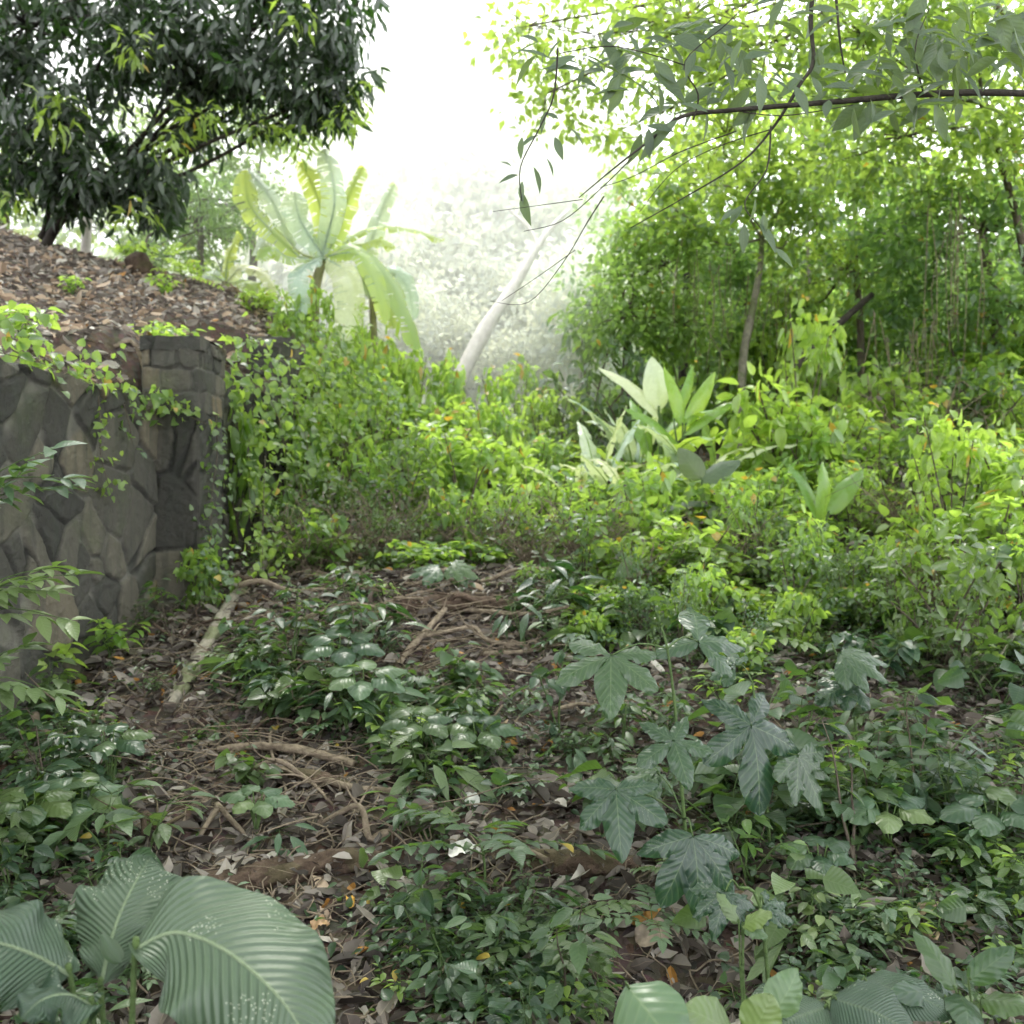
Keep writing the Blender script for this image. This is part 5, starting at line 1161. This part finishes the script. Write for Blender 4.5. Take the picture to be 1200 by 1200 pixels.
# ------------------------------------------------------------------ trees
def tree(name, label, cat, base, trunk, tr, blobs, ls, tmpl, lm, wood, group=None, per=70, crad=0.38, tint=(0.5, 0.4), droop=-0.3, limbs=True, up=0.5, dark=0.6):
    """trunk: points from the base up (world); blobs: (centre, radii, clusters); each blob hangs on a limb of its own"""
    base = np.array(base, float); root = thing(name, label, cat, base, group)
    tb = Buf(); tp = np.array(trunk, float) - base; tube(tb, tp, tr, 12, rough=0.12, seed=rs.uniform(0, 9)); tb.build('trunk', M[wood], root)
    lb = Buf()
    for c, rad, ncl in blobs:
        c = np.array(c, float) - base; rad = np.array(rad, float) * np.ones(3)
        if limbs:
            zz = tp[-1] * 0.85 + tp[max(0, len(tp) - 2)] * 0.15
            mb = Buf(); r0 = np.atleast_1d(tr)[-1] * 0.7
            tube(mb, [tp[-1], tp[-1] * 0.5 + c * 0.5 + rs.normal(size=3) * 0.15, c], [r0, r0 * 0.45], 7, rough=0.1)
        for k in range(ncl):
            v = nrm(rs.normal(size=3)) * rs.rand() ** 0.4 * rad; p = c + v
            hf = 0.5 - 0.5 * v[2] / (rad[2] + 1e-6)
            if limbs and k % 2 == 0:
                tube(mb, [c + v * 0.05, c + v * 0.5 + rs.normal(size=3) * 0.06, p], [r0 * 0.35, 0.006], 4, sub=2)
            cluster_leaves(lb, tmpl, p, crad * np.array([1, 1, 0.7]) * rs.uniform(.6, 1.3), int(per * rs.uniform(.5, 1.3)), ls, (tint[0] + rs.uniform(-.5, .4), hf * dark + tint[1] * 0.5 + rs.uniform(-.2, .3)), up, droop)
        if limbs: mb.build('limb', M[wood], root)
    lb.build('crown', M[lm], root)
    return root

# dark dense tree on the bank, upper left
Ym = 11.8
bt = GX(48, 12.6)
mango = tree('dark_tree', 'dense dark tree with drooping glossy leaves and a forked trunk at the upper left', 'tree', bt,
    [bt + [0, 0, -0.2], P(55, 285, 12.5), P(72, 258, 12.4), P(95, 238, 12.3)], [0.07, 0.06, 0.05],
    [(P(30, 30, 11.6), (1.3, 1.3, 1.0), 60), (P(150, 0, 11.8), (1.3, 1.3, .8), 50), (P(210, 70, 11.8), (.9, 1.0, .6), 34), (P(310, 20, 11.8), (1.0, 1.0, 0.8), 46), (P(400, 45, 11.8), (0.36, .6, 0.9), 22), (P(385, 110, 11.8), (.4, .5, .35), 10), (P(70, 140, 11.8), (.9, 1.0, 0.6), 30), (P(110, 200, 11.8), (.8, .8, .4), 24), (P(165, 225, 11.9), (0.6, .6, 0.4), 16), (P(290, 105, 11.8), (0.8, .7, 0.4), 22), (P(10, 190, 11.8), (.5, .7, .35), 9), (P(215, 150, 12.2), (.45, .5, .3), 7), (P(350, 130, 12.), (.35, .4, .25), 6), (P(60, 215, 12), (.5, .5, .4), 8), (P(350, -40, 11.8), (1, 1, .5), 20), (P(0, 100, 11.8), (.8, .8, .8), 22)],
    0.20, leaf_tmpl('lance', 0.32, rows=(0, .25, .6, 1.0), droop=.3), 'mango', 'barkd', per=38, crad=0.33, tint=(0.5, 0.1), droop=-1.0, up=0.1, dark=.3)
sb = Buf(); q0 = bt; tube(sb, np.array([bt + [0, 0, .1], P(52, 270, 12.55), P(58, 240, 12.5), P(60, 200, 12.4)]) - bt, [0.05, 0.03], 8, rough=.1); sb.build('fork', M['barkd'], mango)
lb = Buf()
for px, py, Y_, n in [(155, 55, 10.9, 40), (235, 140, 11.2, 60), (200, 165, 11.2, 40), (345, 20, 10.9, 24), (405, 140, 11.4, 50), (350, 165, 11.4, 46), (70, 120, 10.9, 30), (60, 150, 10.9, 24), (300, 150, 11.4, 34), (420, 110, 11.5, 24), (160, 250, 11.4, 30), (20, 235, 11.4, 30)]:
    cluster_leaves(lb, T_FARL, P(px, py, Y_) - bt, (.28, .25, .2), n, .17, (.8, 0), .4, -.6)
lb.build('sunlit_sprays', M['vine'], mango)  # sun on these sprays painted in with a brighter leaf colour
# brighter trees behind it
b5 = GX(290, 16); tree('bright_tree', 'bright green tree seen under the dark crown at the upper left', 'tree', b5, [b5, b5 + [0.1, 0, 1.0], b5 + [0, 0, 1.8]], [0.08, 0.05],
    [(P(230, 160, 15.5), (1.4, 1.0, 1.2), 40), (P(310, 130, 16), (.8, .8, .6), 14), (P(200, 260, 15.5), (1.0, 1, .9), 30)], 0.14, T_FAR, 'canopy', 'bark', per=60)
b6 = GX(235, 14.6); tree('grey_green_tree', 'grey green bushy tree behind the smaller banana plant', 'tree', b6, [b6, b6 + [0, 0, .6], b6 + [0, 0, 1.2]], [0.06, 0.04],
    [(P(235, 270, 14.6), (.9, .8, .9), 40), (P(285, 235, 14.8), (.7, .6, .6), 22), (P(180, 300, 14.2), (.5, .5, .4), 12)], 0.10, T_FARL, 'canopyd', 'bark', per=70, droop=-0.5)
b7 = GX(5, 17); tree('bright_tree', 'sunlit tree behind the trunk of the dark tree at the left edge', 'tree', b7, [b7, b7 + [0, 0, 1.2], b7 + [0, 0, 2.2]], [0.1, 0.06],
    [(P(20, 230, 17), (1.8, 1.2, 1.4), 40), (P(120, 270, 17), (1.2, 1, .8), 24)], 0.13, T_FAR, 'canopy', 'bark', per=60)
bb = Buf(); pb_ = GX(100, 13.2); tube(bb, [pb_ + [0, 0, -.1], P(101, 280, 13.2), P(104, 238, 13.2)], [0.07, 0.06], 10, rough=0.05)
tag(bb.build('pale_post', M['barkw'], origin=pb_), 'pale upright post standing behind the dark tree on the bank', 'post')
bb = Buf(); pb_ = GX(165, 12.3)
tube(bb, [pb_ + [0, 0, -.05], pb_ + [0, 0, 0.12], pb_ + [0.02, 0, 0.24]], [0.17, 0.15, 0.06], 12, rough=0.6)
tag(bb.build('tree_stump', M['rot'], origin=pb_), 'dark rounded stump on the ridge of the bank', 'stump')

# leaning pale dead trunk in the hazy gap
bl = GX(540, 17.5)
dead = thing('leaning_trunk', 'pale dead tree trunk leaning to the right in the hazy gap', 'dead tree', bl)
bb = Buf(); tube(bb, np.array([P(533, 455, 17.5), P(570, 385, 17.5), P(605, 330, 17.6), P(640, 275, 17.7), P(668, 245, 17.8)]) - bl, [0.16, 0.135, 0.10, 0.06, 0.025], 12, rough=.3); bb.build('trunk', M['barkw'], dead)
bb = Buf(); tube(bb, np.array([P(632, 290, 17.7), P(620, 268, 17.7), P(596, 245, 17.6)]) - bl, [0.05, 0.02], 7); bb.build('branch', M['barkw'], dead)

# hillside vegetation far behind the gap, haze painted into its pale colour
def copy_tree(o, loc, rz, s, label):
    return dup(o, loc, rz, s, label)
hb = thing('hillside_tree', 'x', 'tree', (0, 0, 0), 'washed out trees on the far hillside')
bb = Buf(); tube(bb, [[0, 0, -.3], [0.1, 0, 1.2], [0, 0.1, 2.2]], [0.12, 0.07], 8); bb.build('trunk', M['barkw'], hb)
lb = Buf()
for k in range(60):
    v = nrm(rs.normal(size=3)) * rs.rand() ** .4 * np.array([1.6, 1.6, 1.2]); cluster_leaves(lb, T_FAR, np.array([0, 0, 2.2]) + v, .45, 42, 0.2, (rs.rand(), .4 - .2 * v[2]), .5)
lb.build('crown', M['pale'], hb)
hs = [(430, 20, 1.0, 'nearest the banana leaves'), (470, 22, 1.1, 'just right of the banana leaves'), (505, 20, .8, 'left of the leaning trunk foot'), (500, 26, 1.3, 'in the middle of the gap'), (560, 24, 1.1, 'behind the leaning trunk foot'), (610, 22, .9, 'right under the leaning trunk'),
      (640, 27, 1.3, 'behind the top of the leaning trunk'), (450, 30, 1.5, 'high on the left of the gap'), (530, 33, 1.5, 'on the far crest of the gap'), (590, 31, 1.4, 'on the crest right of the gap middle'), (400, 26, 1.4, 'behind the banana crown'), (660, 21, 1.0, 'at the right rim of the gap'), (350, 24, 1.3, 'behind the banana plant and the bright tree'),
      (445, 23, 1.75, 'rising tall between banana and sky'), (505, 28, 2.1, 'standing tallest at the left of the gap'), (585, 27, 2.0, 'tall beside the leaning trunk'), (650, 24, 1.8, 'tall where the forest begins'), (550, 34, 2.4, 'tall and faint on the skyline'), (470, 18.5, .7, 'low before the others'), (610, 18.8, .6, 'low at the leaning trunk'), (680, 19, 1.0, 'tucked under the hanging twigs')]
for q, (px, Yr, s, w) in enumerate(hs):
    p = GX(px, Yr); l = 'washed out pale tree on the hillside ' + w
    if q == 0: hb.location = tuple(p); hb.scale = (s, s, s); hb['label'] = l
    else: dup(hb, p, q * 1.3, s, l)
lb = Buf(); m = 9000
y = rs.uniform(16, 42, m); x = rs.uniform(-0.42, 0.075, m) * y
pp = np.stack([x, y, ground_z(x, y) + rs.uniform(0, .5, m)], -1)
leaves(lb, T_FAR, pp, rs.normal(size=(m, 3)), rs.normal(size=(m, 3)) * .5 + [0, 0, .8], rs.uniform(.15, .4, m), np.stack([rs.rand(m), rs.rand(m), rs.rand(m)], -1))
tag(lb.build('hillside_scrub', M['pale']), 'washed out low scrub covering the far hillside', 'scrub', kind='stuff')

lb = Buf(); m = 9000
y = rs.uniform(14.5, 27, m); x = rs.uniform(0.09, 0.62, m) * y
pp = np.stack([x, y, ground_z(x, y) + rs.uniform(0, .9, m)], -1)
leaves(lb, T_FAR, pp, rs.normal(size=(m, 3)), rs.normal(size=(m, 3)) * .5 + [0, 0, .8], rs.uniform(.12, .3, m), np.stack([rs.rand(m), rs.rand(m), rs.rand(m)], -1))
tag(lb.build('forest_undergrowth', M['canopyd']), 'dark green low growth under the trees on the right', 'undergrowth', kind='stuff')

# trees on the right
def rtree(label, px, Y, trunk_px, tr, blobs, ls, lm, wood, name='forest_tree', per=60, crad=.38, tint=(.6, .2), tm=T_FAR, **kw):
    ls = ls * 1.32; per = per * 0.62; tr = [q * .68 for q in tr]
    base = GX(px, Y)
    tr_pts = [base + [0, 0, -.3]] + [P(*q) for q in trunk_px]
    return tree(name, label, 'tree', base, tr_pts, tr, [(P(*c), r, n) for c, r, n in blobs], ls, tm, lm, wood, 'trees on the right of the glade', per, crad, tint, **kw)
rtree('slender pale trunked tree rising behind the glade with a bright crown', 868, 14, [(870, 430, 14), (880, 370, 14), (890, 320, 14), (893, 280, 14)], [0.10, .08, 0.05],
      [((870, 220, 13.8), (1.2, 1.0, .9), 34), ((950, 170, 13.8), (1.3, 1.0, .8), 36), ((800, 250, 13.8), (.8, .8, .6), 16), ((930, 260, 13.8), (.8, .7, .5), 14)], .13, 'canopy', 'barkp', tint=(.85, .0), dark=.3)
rtree('bushy vine covered tree at the left side of the right hand forest', 730, 14.5, [(735, 400, 14.5), (745, 340, 14.5)], [.10, .06],
      [((735, 370, 14), (.75, .8, .7), 34), ((780, 310, 14.2), (.8, .8, .7), 34), ((800, 380, 14), (.7, .6, .5), 24), ((720, 300, 14.5), (.35, .5, .4), 8)], .10, 'canopyd', 'bark', per=75, tint=(.7, .1), dark=.5)
rtree('tall tree with a wide yellow green crown high over the glade', 1290, 13.0, [(1280, 380, 13), (1240, 200, 12.6), (1180, 20, 12), (1060, -60, 11.5)], [.12, .08, .05],
      [((700, 40, 11), (1.2, 1.0, .7), 26), ((800, 20, 11), (1.3, 1.1, .8), 40), ((780, 130, 11.5), (1.0, .8, .5), 18), ((900, 50, 11.5), (1.2, 1.0, .9), 40), ((640, 110, 11), (.6, .7, .4), 8), ((620, 30, 11), (.6, .7, .5), 8), ((850, 160, 12), (.9, .8, .5), 20)], .10, 'canopy', 'bark', per=55, tint=(.9, 0), dark=.25)
rtree('yellow green tree at the upper right corner', 1215, 12.0, [(1212, 380, 12), (1190, 250, 12), (1150, 120, 11.8)], [.10, .08, .05],
      [((1010, 40, 11), (1.3, 1.0, .9), 46), ((1130, 60, 11), (1.3, 1.0, 1.0), 50), ((1060, 160, 11.5), (1.2, 1.0, .7), 40), ((1190, 170, 11.5), (.9, 1.0, .7), 30)], .11, 'canopy', 'bark', per=60, tint=(.8, 0.1), dark=.4)
rtree('darker leafy tree at the right edge behind the shrubs', 1180, 13.0, [(1170, 400, 13), (1160, 330, 13), (1150, 260, 13)], [.14, .10, .07],
      [((1150, 270, 12.6), (1.3, 1.0, .9), 46), ((1060, 260, 12.8), (1.0, 1.0, .7), 34), ((1190, 360, 12.3), (1.0, .9, .6), 34), ((1080, 340, 13.2), (.8, .8, .5), 20)], .11, 'canopyd', 'bark', per=70, tint=(.5, .2))
rtree('bright leafy tree between the pale trunk and the right edge', 1010, 14.5, [(1008, 380, 14.5), (1000, 300, 14.5)], [.10, .06],
      [((990, 320, 14.4), (1.1, 1.0, .7), 32), ((1040, 210, 14.4), (1.2, 1.0, .8), 36), ((940, 360, 15.5), (1.0, .8, .5), 18)], .12, 'canopy', 'bark', per=60, tint=(.7, .1))
rtree('dark trunked tree in the shade behind the bushy vine covered tree', 800, 17, [(802, 400, 17), (806, 320, 17), (810, 250, 17)], [.16, .12, .08],
      [((830, 330, 17.5), (1.5, 1.2, 1.3), 46), ((760, 250, 17.5), (1.4, 1.0, .9), 26)], .13, 'canopyd', 'barkd', per=60, tint=(.4, .2))
rtree('deep green tree filling the dark background of the right hand forest', 950, 18.5, [(948, 380, 18.5), (946, 300, 18.5)], [.16, .10],
      [((930, 380, 18.5), (2.0, 1.4, 1.1), 60), ((1050, 360, 18.5), (2.0, 1.4, 1.3), 60), ((960, 260, 18.5), (1.8, 1.2, 1.2), 44)], .14, 'canopyd', 'barkd', per=60, tint=(.4, .2))
rtree('deep green tree behind the right edge of the picture', 1190, 18.5, [(1190, 380, 18.5), (1188, 280, 18.5)], [.16, .10],
      [((1170, 380, 18), (1.9, 1.4, 1.2), 50), ((1200, 240, 18), (2.0, 1.4, 1.4), 50)], .14, 'canopyd', 'barkd', per=60, tint=(.4, .2))
rtree('leafy tree whose crown closes the forest behind the fallen branch', 1080, 15.5, [(1078, 400, 15.5), (1070, 330, 15.5)], [.12, .08],
      [((1010, 400, 15.2), (1.3, 1.0, .6), 34), ((1110, 390, 15), (1.3, 1.0, .8), 36), ((1180, 300, 15), (1.1, 1, .8), 26), ((1060, 300, 15), (1.1, 1, .7), 26)], .12, 'canopyd', 'bark', per=62, tint=(.6, .2))
rtree('shady tree between the vine covered tree and the pale trunk', 850, 15.8, [(852, 420, 15.8), (855, 380, 15.8)], [.08, .06],
      [((840, 380, 15.6), (1.0, .9, .8), 34), ((900, 400, 15.6), (.8, .8, .5), 20), ((860, 290, 15.6), (1.1, .9, .7), 30), ((700, 360, 16.5), (.5, .8, .8), 14)], .12, 'canopyd', 'bark', per=62, tint=(.5, .3))
rtree('tall bright tree filling the top right background', 1100, 17, [(1100, 350, 17), (1090, 200, 17)], [.14, .1],
      [((900, 120, 16.5), (1.8, 1.2, 1.2), 44), ((1050, 110, 16.5), (1.8, 1.2, 1.3), 50), ((1170, 60, 16.5), (1.6, 1.2, 1.3), 40), ((800, 200, 16.5), (1.2, 1., .8), 26)], .15, 'canopy', 'bark', per=50, tint=(.8, .1))
rtree('thin pale tree at the back between two dark trunks', 945, 16, [(945, 420, 16), (948, 350, 16), (946, 280, 16)], [.06, .04],
      [((950, 240, 16), (.8, .8, .6), 14)], .12, 'canopy', 'barkp', per=50)
# fallen dark branch resting on the shrubs
bb = Buf(); c = [P(915, 452, 12.6), P(945, 415, 12.6), P(985, 378, 12.8), P(1022, 345, 13)]; tube(bb, c, [.07, .055, .04], 9, rough=.15); tube(bb, [c[1], P(955, 418, 12.5), P(968, 430, 12.4)], [.03, .015], 6)
tag(bb.build('fallen_branch', M['barkd'], origin=c[0]), 'dark broken branch slanting up out of the bright shrubs at the right', 'branch')
# dry hanging vine curtains
for q, (px, Yr, y0, y1, l) in enumerate([(830, 13.6, 290, 440, 'behind the upright pale leaf'), (1120, 11.6, 240, 420, 'at the right under the yellow crown'), (1060, 11.9, 380, 560, 'over the dark hollow at the right'), (905, 14.4, 330, 440, 'right of the pale trunk')]):
    o0 = GX(px, Yr); root = thing('hanging_vines', 'curtain of dry grey hanging vines ' + l, 'vines', o0, 'dry vine curtains'); sb = Buf(); lb = Buf()
    for k in range(12):
        x_ = px + rs.uniform(-38, 38); a = P(x_, y0 + rs.uniform(-20, 30), Yr + rs.uniform(-.3, .3)); c = P(x_ + rs.uniform(-15, 15), y1 + rs.uniform(-50, 20), Yr + rs.uniform(-.3, .3))
        tube(sb, [a - o0, (a + c) / 2 + rs.normal(size=3) * .08 - o0, c - o0], [.006, .004], 4, sub=3)
        t = rs.rand(14)[:, None]; cc = a * (1 - t) + c * t + rs.normal(size=(14, 3)) * .06 - o0
        leaves(lb, T_FAR, cc, rs.normal(size=(14, 3)) + [0, 0, -.8], rs.normal(size=(14, 3)) + [0, -.4, .3], rs.uniform(.04, .09, 14), np.stack([rs.rand(14), rs.rand(14), np.full(14, .5)], -1))
    sb.build('stem', M['stick'], root); lb.build('foliage', M['canopyd'], root)

# ------------------------------------------------------------------ the overhanging tree above the viewer
ob = np.array([4.7, 4.6, float(ground_z(4.7, 4.6))])
ot = thing('overhanging_tree', 'tree at the right whose long dark branch reaches across the upper right', 'tree', ob)
bb = Buf(); tube(bb, np.array([ob + [0, 0, -.3], [4.6, 4.5, 2.6], [4.5, 4.4, 4.4], [4.2, 4.4, 6.4], [3.8, 4.2, 8.5]]) - ob, [.22, .18, .15, .10], 14, rough=.12); bb.build('trunk', M['bark'], ot)
def obr(pts, r, parent=ot, name='branch'):
    bb = Buf(); c = np.array([P(*q) for q in pts]) - ob; tube(bb, c + rs.normal(size=c.shape) * .006, np.array(r) * .62, 8, rough=.15, seed=rs.uniform(0, 9), sub=5); return bb.build(name, M['barkd'], parent), c
fo = Buf()
def fleaf(px, py, Y, ang, L, w=.34, face=None, ti=None):
    """a leaf hanging at (px, py), pointing along the angle ang (0 = right, 90 = down)"""
    p = P(px, py, Y) - ob; d = np.array([math.cos(R(ang)), rs.uniform(-.3, .3), -math.sin(R(ang))])
    f = np.array(face if face is not None else (rs.normal() * .5, -0.75, .55))
    L = L * .92; leaves(fo, leaf_tmpl('lance', w, rows=(0, .12, .3, .5, .7, .88, 1), droop=.15), p[None], d[None], f[None], L, np.array([[rs.rand() if ti is None else ti, rs.uniform(0, .6), .4]]))
main = [(1330, 118, 4.4), (1200, 112, 4.1), (1100, 108, 3.95), (960, 122, 3.8), (860, 128, 3.75), (800, 137, 3.7), (765, 165, 3.65), (720, 200, 3.6), (680, 232, 3.6)]
br, c = obr(main, [.030, .024, .022, .018, .015, .012, .008, .005, .003])
obr([(4.6 / 4.5 * F + 600, 250, 4.5), (1500, 130, 4.45), (1330, 118, 4.4)], [.05, .035, .03])
obr([(955, -60, 4.0), (954, 20, 3.95), (953, 70, 3.9), (935, 100, 3.85), (905, 145, 3.85), (870, 190, 3.8), (800, 232, 3.8), (740, 265, 3.8)], [.016, .014, .012, .008, .005, .003])
obr([(975, -60, 4.1), (985, 40, 4.05), (990, 85, 4.0)], [.012, .008, .004])
obr([(680, 232, 3.6), (640, 240, 3.6), (580, 248, 3.6)], [.003, .0015], name='twig')
obr([(740, 185, 3.6), (705, 222, 3.6), (660, 258, 3.55), (612, 272, 3.5)], [.004, .002], name='twig')
obr([(860, 155, 3.7), (800, 178, 3.7), (740, 205, 3.7), (700, 222, 3.7)], [.004, .002], name='twig')
obr([(905, 150, 3.8), (840, 175, 3.8), (790, 200, 3.8), (750, 250, 3.8)], [.004, .002], name='twig')
obr([(712, 228, 3.9), (690, 262, 3.9), (660, 310, 3.9), (618, 356, 3.9), (575, 350, 3.9)], [.005, .003, .0015], name='twig')
obr([(672, 290, 3.9), (632, 325, 3.9), (590, 352, 3.9)], [.003, .0015], name='twig')
obr([(870, 130, 3.7), (920, 135, 3.7), (1000, 125, 3.75)], [.004, .003], name='twig')
obr([(815, 137, 3.7), (818, 110, 3.7), (805, 75, 3.7), (850, 25, 3.75), (890, -10, 3.8)], [.006, .004, .003], name='twig')
obr([(1080, 108, 3.9), (1075, 60, 3.85), (1090, 10, 3.85)], [.006, .003], name='twig')
obr([(905, 148, 3.8), (895, 200, 3.75), (872, 240, 3.7), (890, 265, 3.7), (905, 292, 3.7)], [.006, .004, .003], name='twig')
obr([(655, 60, 3.6), (650, 110, 3.6), (632, 150, 3.6), (612, 195, 3.6), (610, 230, 3.6)], [.006, .004, .003], name='twig')
obr([(805, 75, 3.7), (720, 55, 3.65), (655, 60, 3.6)], [.004, .003], name='twig')
# hanging leaf groups as in the photograph
for (px, py, a, L) in [(640, 130, 120, .09), (632, 158, 150, .11), (650, 160, 60, .10), (612, 160, 110, .09), (640, 185, 60, .08), (625, 195, 80, .11), (608, 205, 170, .09), (612, 212, 95, .10), (612, 225, 62, .14), (655, 140, 200, .07), (668, 150, 45, .09), (600, 195, 200, .06),
                       (885, 232, 100, .10), (870, 240, 115, .10), (872, 262, 80, .12), (890, 262, 70, .14), (905, 290, 45, .12), (862, 245, 140, .08), (895, 250, 100, .10),
                       (1095, 122, 75, .16), (1142, 148, 60, .08), (752, 155, 110, .14), (795, 140, 150, .22), (760, 150, 80, .12), (790, 155, 200, .12), (1050, 130, 160, .14), (830, 132, 190, .12),
                       (848, 70, 80, .14), (890, 85, 100, .16), (930, 100, 70, .14), (870, 45, 120, .13), (815, 60, 100, .12)]:
    fleaf(px, py, 3.6 + rs.uniform(-.05, .1), a + rs.normal() * 8, L)
for k in range(60):      # the grey leaf mass along the branch, upper right
    cx, cy, sx, sy = [(1060, 45, 70, 28), (880, 70, 55, 35), (1140, 30, 50, 25), (740, 60, 70, 35), (1000, 110, 70, 12)][k % 5]
    px, py = cx + rs.normal() * sx, cy + rs.normal() * sy
    for j in range(5): fleaf(px + rs.normal() * 16, py + rs.normal() * 10, 3.85 + rs.uniform(-.2, .4), rs.uniform(-30, 215), rs.uniform(.07, .19), rs.uniform(.25, .5), face=(rs.normal() * .8, -.5 + rs.normal() * .4, .85))
fo.build('leaves', M['over'], ot)
# its crown, unseen above the frame, enlarged to shade the clearing
def big_crown(root, o, boxes, per_m2, ls):
    lb = Buf()
    for (x0, x1, y0, y1, z0, z1) in boxes:
        ncl = int((x1 - x0) * (y1 - y0) * per_m2)
        for k in range(ncl):
            cluster_leaves(lb, T_FAR, np.array([rs.uniform(x0, x1), rs.uniform(y0, y1), rs.uniform(z0, z1)]) - o, (.6, .6, .35), 16, ls, (rs.rand(), rs.rand() * .5), .6)
    lb.build('crown', M['canopyd'], root)
big_crown(ot, ob, [(-0.5, 8, -3, 9.2, 6.8, 8.6)], 4.6, .34)
for (ax, ay, az) in [(2, 6, 7.4), (0.5, 3, 7.6), (5, 7.5, 7.6), (3, 1, 7.8), (1, 8, 7.4), (6, 3, 7.6)]:
    bb = Buf(); tube(bb, np.array([[4.2, 4.4, 6.0], [(4.2 + ax) / 2, (4.4 + ay) / 2, 7.0], [ax, ay, az]]) - ob, [.09, .03], 8); bb.build('limb', M['bark'], ot)
ob2 = np.array([-4.9, 3.2, float(ground_z(-4.9, 3.2))])
ot2 = thing('added_shade_tree', 'unseen tree added on the bank beside the viewer to shade the clearing', 'tree', ob2)  # second tree, out of view, put in for the shade of its crown
bb = Buf(); tube(bb, np.array([ob2 + [0, 0, -.3], [-4.8, 3.2, 4.0], [-4.5, 3.3, 6.2], [-4.2, 3.3, 8.3]]) - ob2, [.2, .16, .1], 14, rough=.12); bb.build('trunk', M['bark'], ot2)
big_crown(ot2, ob2, [(-8.5, -0.3, -3, 8.0, 6.9, 8.7)], 4.6, .34)


# haze hanging in the sunlit gap beyond the clearing
hm, nt, out = nodes('haze'); vs = N_(nt, 'ShaderNodeVolumeScatter'); vs.inputs['Density'].default_value = 0.046; vs.inputs['Color'].default_value = (1, 1, 1, 1); vs.inputs['Anisotropy'].default_value = 0.55
nt.links.new(vs.outputs[0], out.inputs['Volume'])
bb = Buf(); z0, z1 = -2, 30; ya, yb = 13.0, 60
bb.add([[-6.5, ya, z0], [1.3, ya, z0], [8, yb, z0], [-32, yb, z0], [-6.5, ya, z1], [1.3, ya, z1], [8, yb, z1], [-32, yb, z1]], [[3, 2, 1, 0], [4, 5, 6, 7], [0, 1, 5, 4], [1, 2, 6, 5], [2, 3, 7, 6], [3, 0, 4, 7]])
tag(bb.build('haze', hm, smooth_=False), kind='structure')

# ------------------------------------------------------------------ light, sky, camera
SUN_EL, SUN_AZ = 62, -14         # elevation; azimuth from straight ahead, to the left
sd = Vector((math.sin(R(SUN_AZ)) * math.cos(R(SUN_EL)), math.cos(R(SUN_AZ)) * math.cos(R(SUN_EL)), math.sin(R(SUN_EL))))
su = bpy.data.lights.new('sun', 'SUN'); su.energy = 5.0; su.angle = R(1.5); su.color = (1.0, 0.96, 0.88)
so = bpy.data.objects.new('sun', su); COL.objects.link(so); so.rotation_euler = sd.to_track_quat('Z', 'Y').to_euler(); so.location = (0, 20, 40)
w = bpy.data.worlds.new('World'); scene.world = w; w.use_nodes = True
nt = w.node_tree; nt.nodes.clear()
sky = N_(nt, 'ShaderNodeTexSky', sky_type='NISHITA'); sky.sun_disc = False; sky.sun_elevation = R(SUN_EL); sky.sun_rotation = R(SUN_AZ)
sky.dust_density = 4.0; sky.air_density = 1.0
tc = N_(nt, 'ShaderNodeTexCoord'); cn = N_(nt, 'ShaderNodeTexNoise'); cn.inputs['Scale'].default_value = 2.5; cn.inputs['Detail'].default_value = 6
nt.links.new(tc.outputs['Generated'], cn.inputs['Vector'])
cl = ramp(nt, cn.outputs[0], [(0.3, (25, 25.8, 27)), (0.7, (31, 31.5, 32))])
fac = ramp(nt, cn.outputs[0], [(0.25, (.75, .75, .75)), (0.6, (1, 1, 1))])
bg = N_(nt, 'ShaderNodeBackground'); bg.inputs[1].default_value = 0.15
nt.links.new(mixc(nt, fac, sky.outputs[0], cl), bg.inputs[0])
wo = N_(nt, 'ShaderNodeOutputWorld'); nt.links.new(bg.outputs[0], wo.inputs[0])

cam = bpy.data.cameras.new('camera'); co = bpy.data.objects.new('camera', cam); COL.objects.link(co); scene.camera = co
co.location = (0, 0, CAMZ); co.rotation_euler = (R(90), 0, 0)
cam.sensor_width = 36; cam.lens = 18 / math.tan(R(27.5)); cam.clip_end = 1000; cam.clip_start = 0.05
cam.dof.use_dof = True; cam.dof.focus_distance = 3.4; cam.dof.aperture_fstop = cam.lens / 1000 / 0.0105
scene.view_settings.view_transform = 'Standard'; scene.view_settings.look = 'None'; scene.view_settings.exposure = 0
scene.render.engine = 'CYCLES'
cy = scene.cycles; cy.max_bounces = 5; cy.volume_bounces = 1; cy.diffuse_bounces = 3; cy.glossy_bounces = 1; cy.transmission_bounces = 3; cy.use_adaptive_sampling = True; cy.adaptive_threshold = 0.04; cy.adaptive_min_samples = 12; cy.transparent_max_bounces = 4
cy.use_denoising = True; cy.caustics_reflective = False; cy.caustics_refractive = False; cy.sample_clamp_indirect = 6
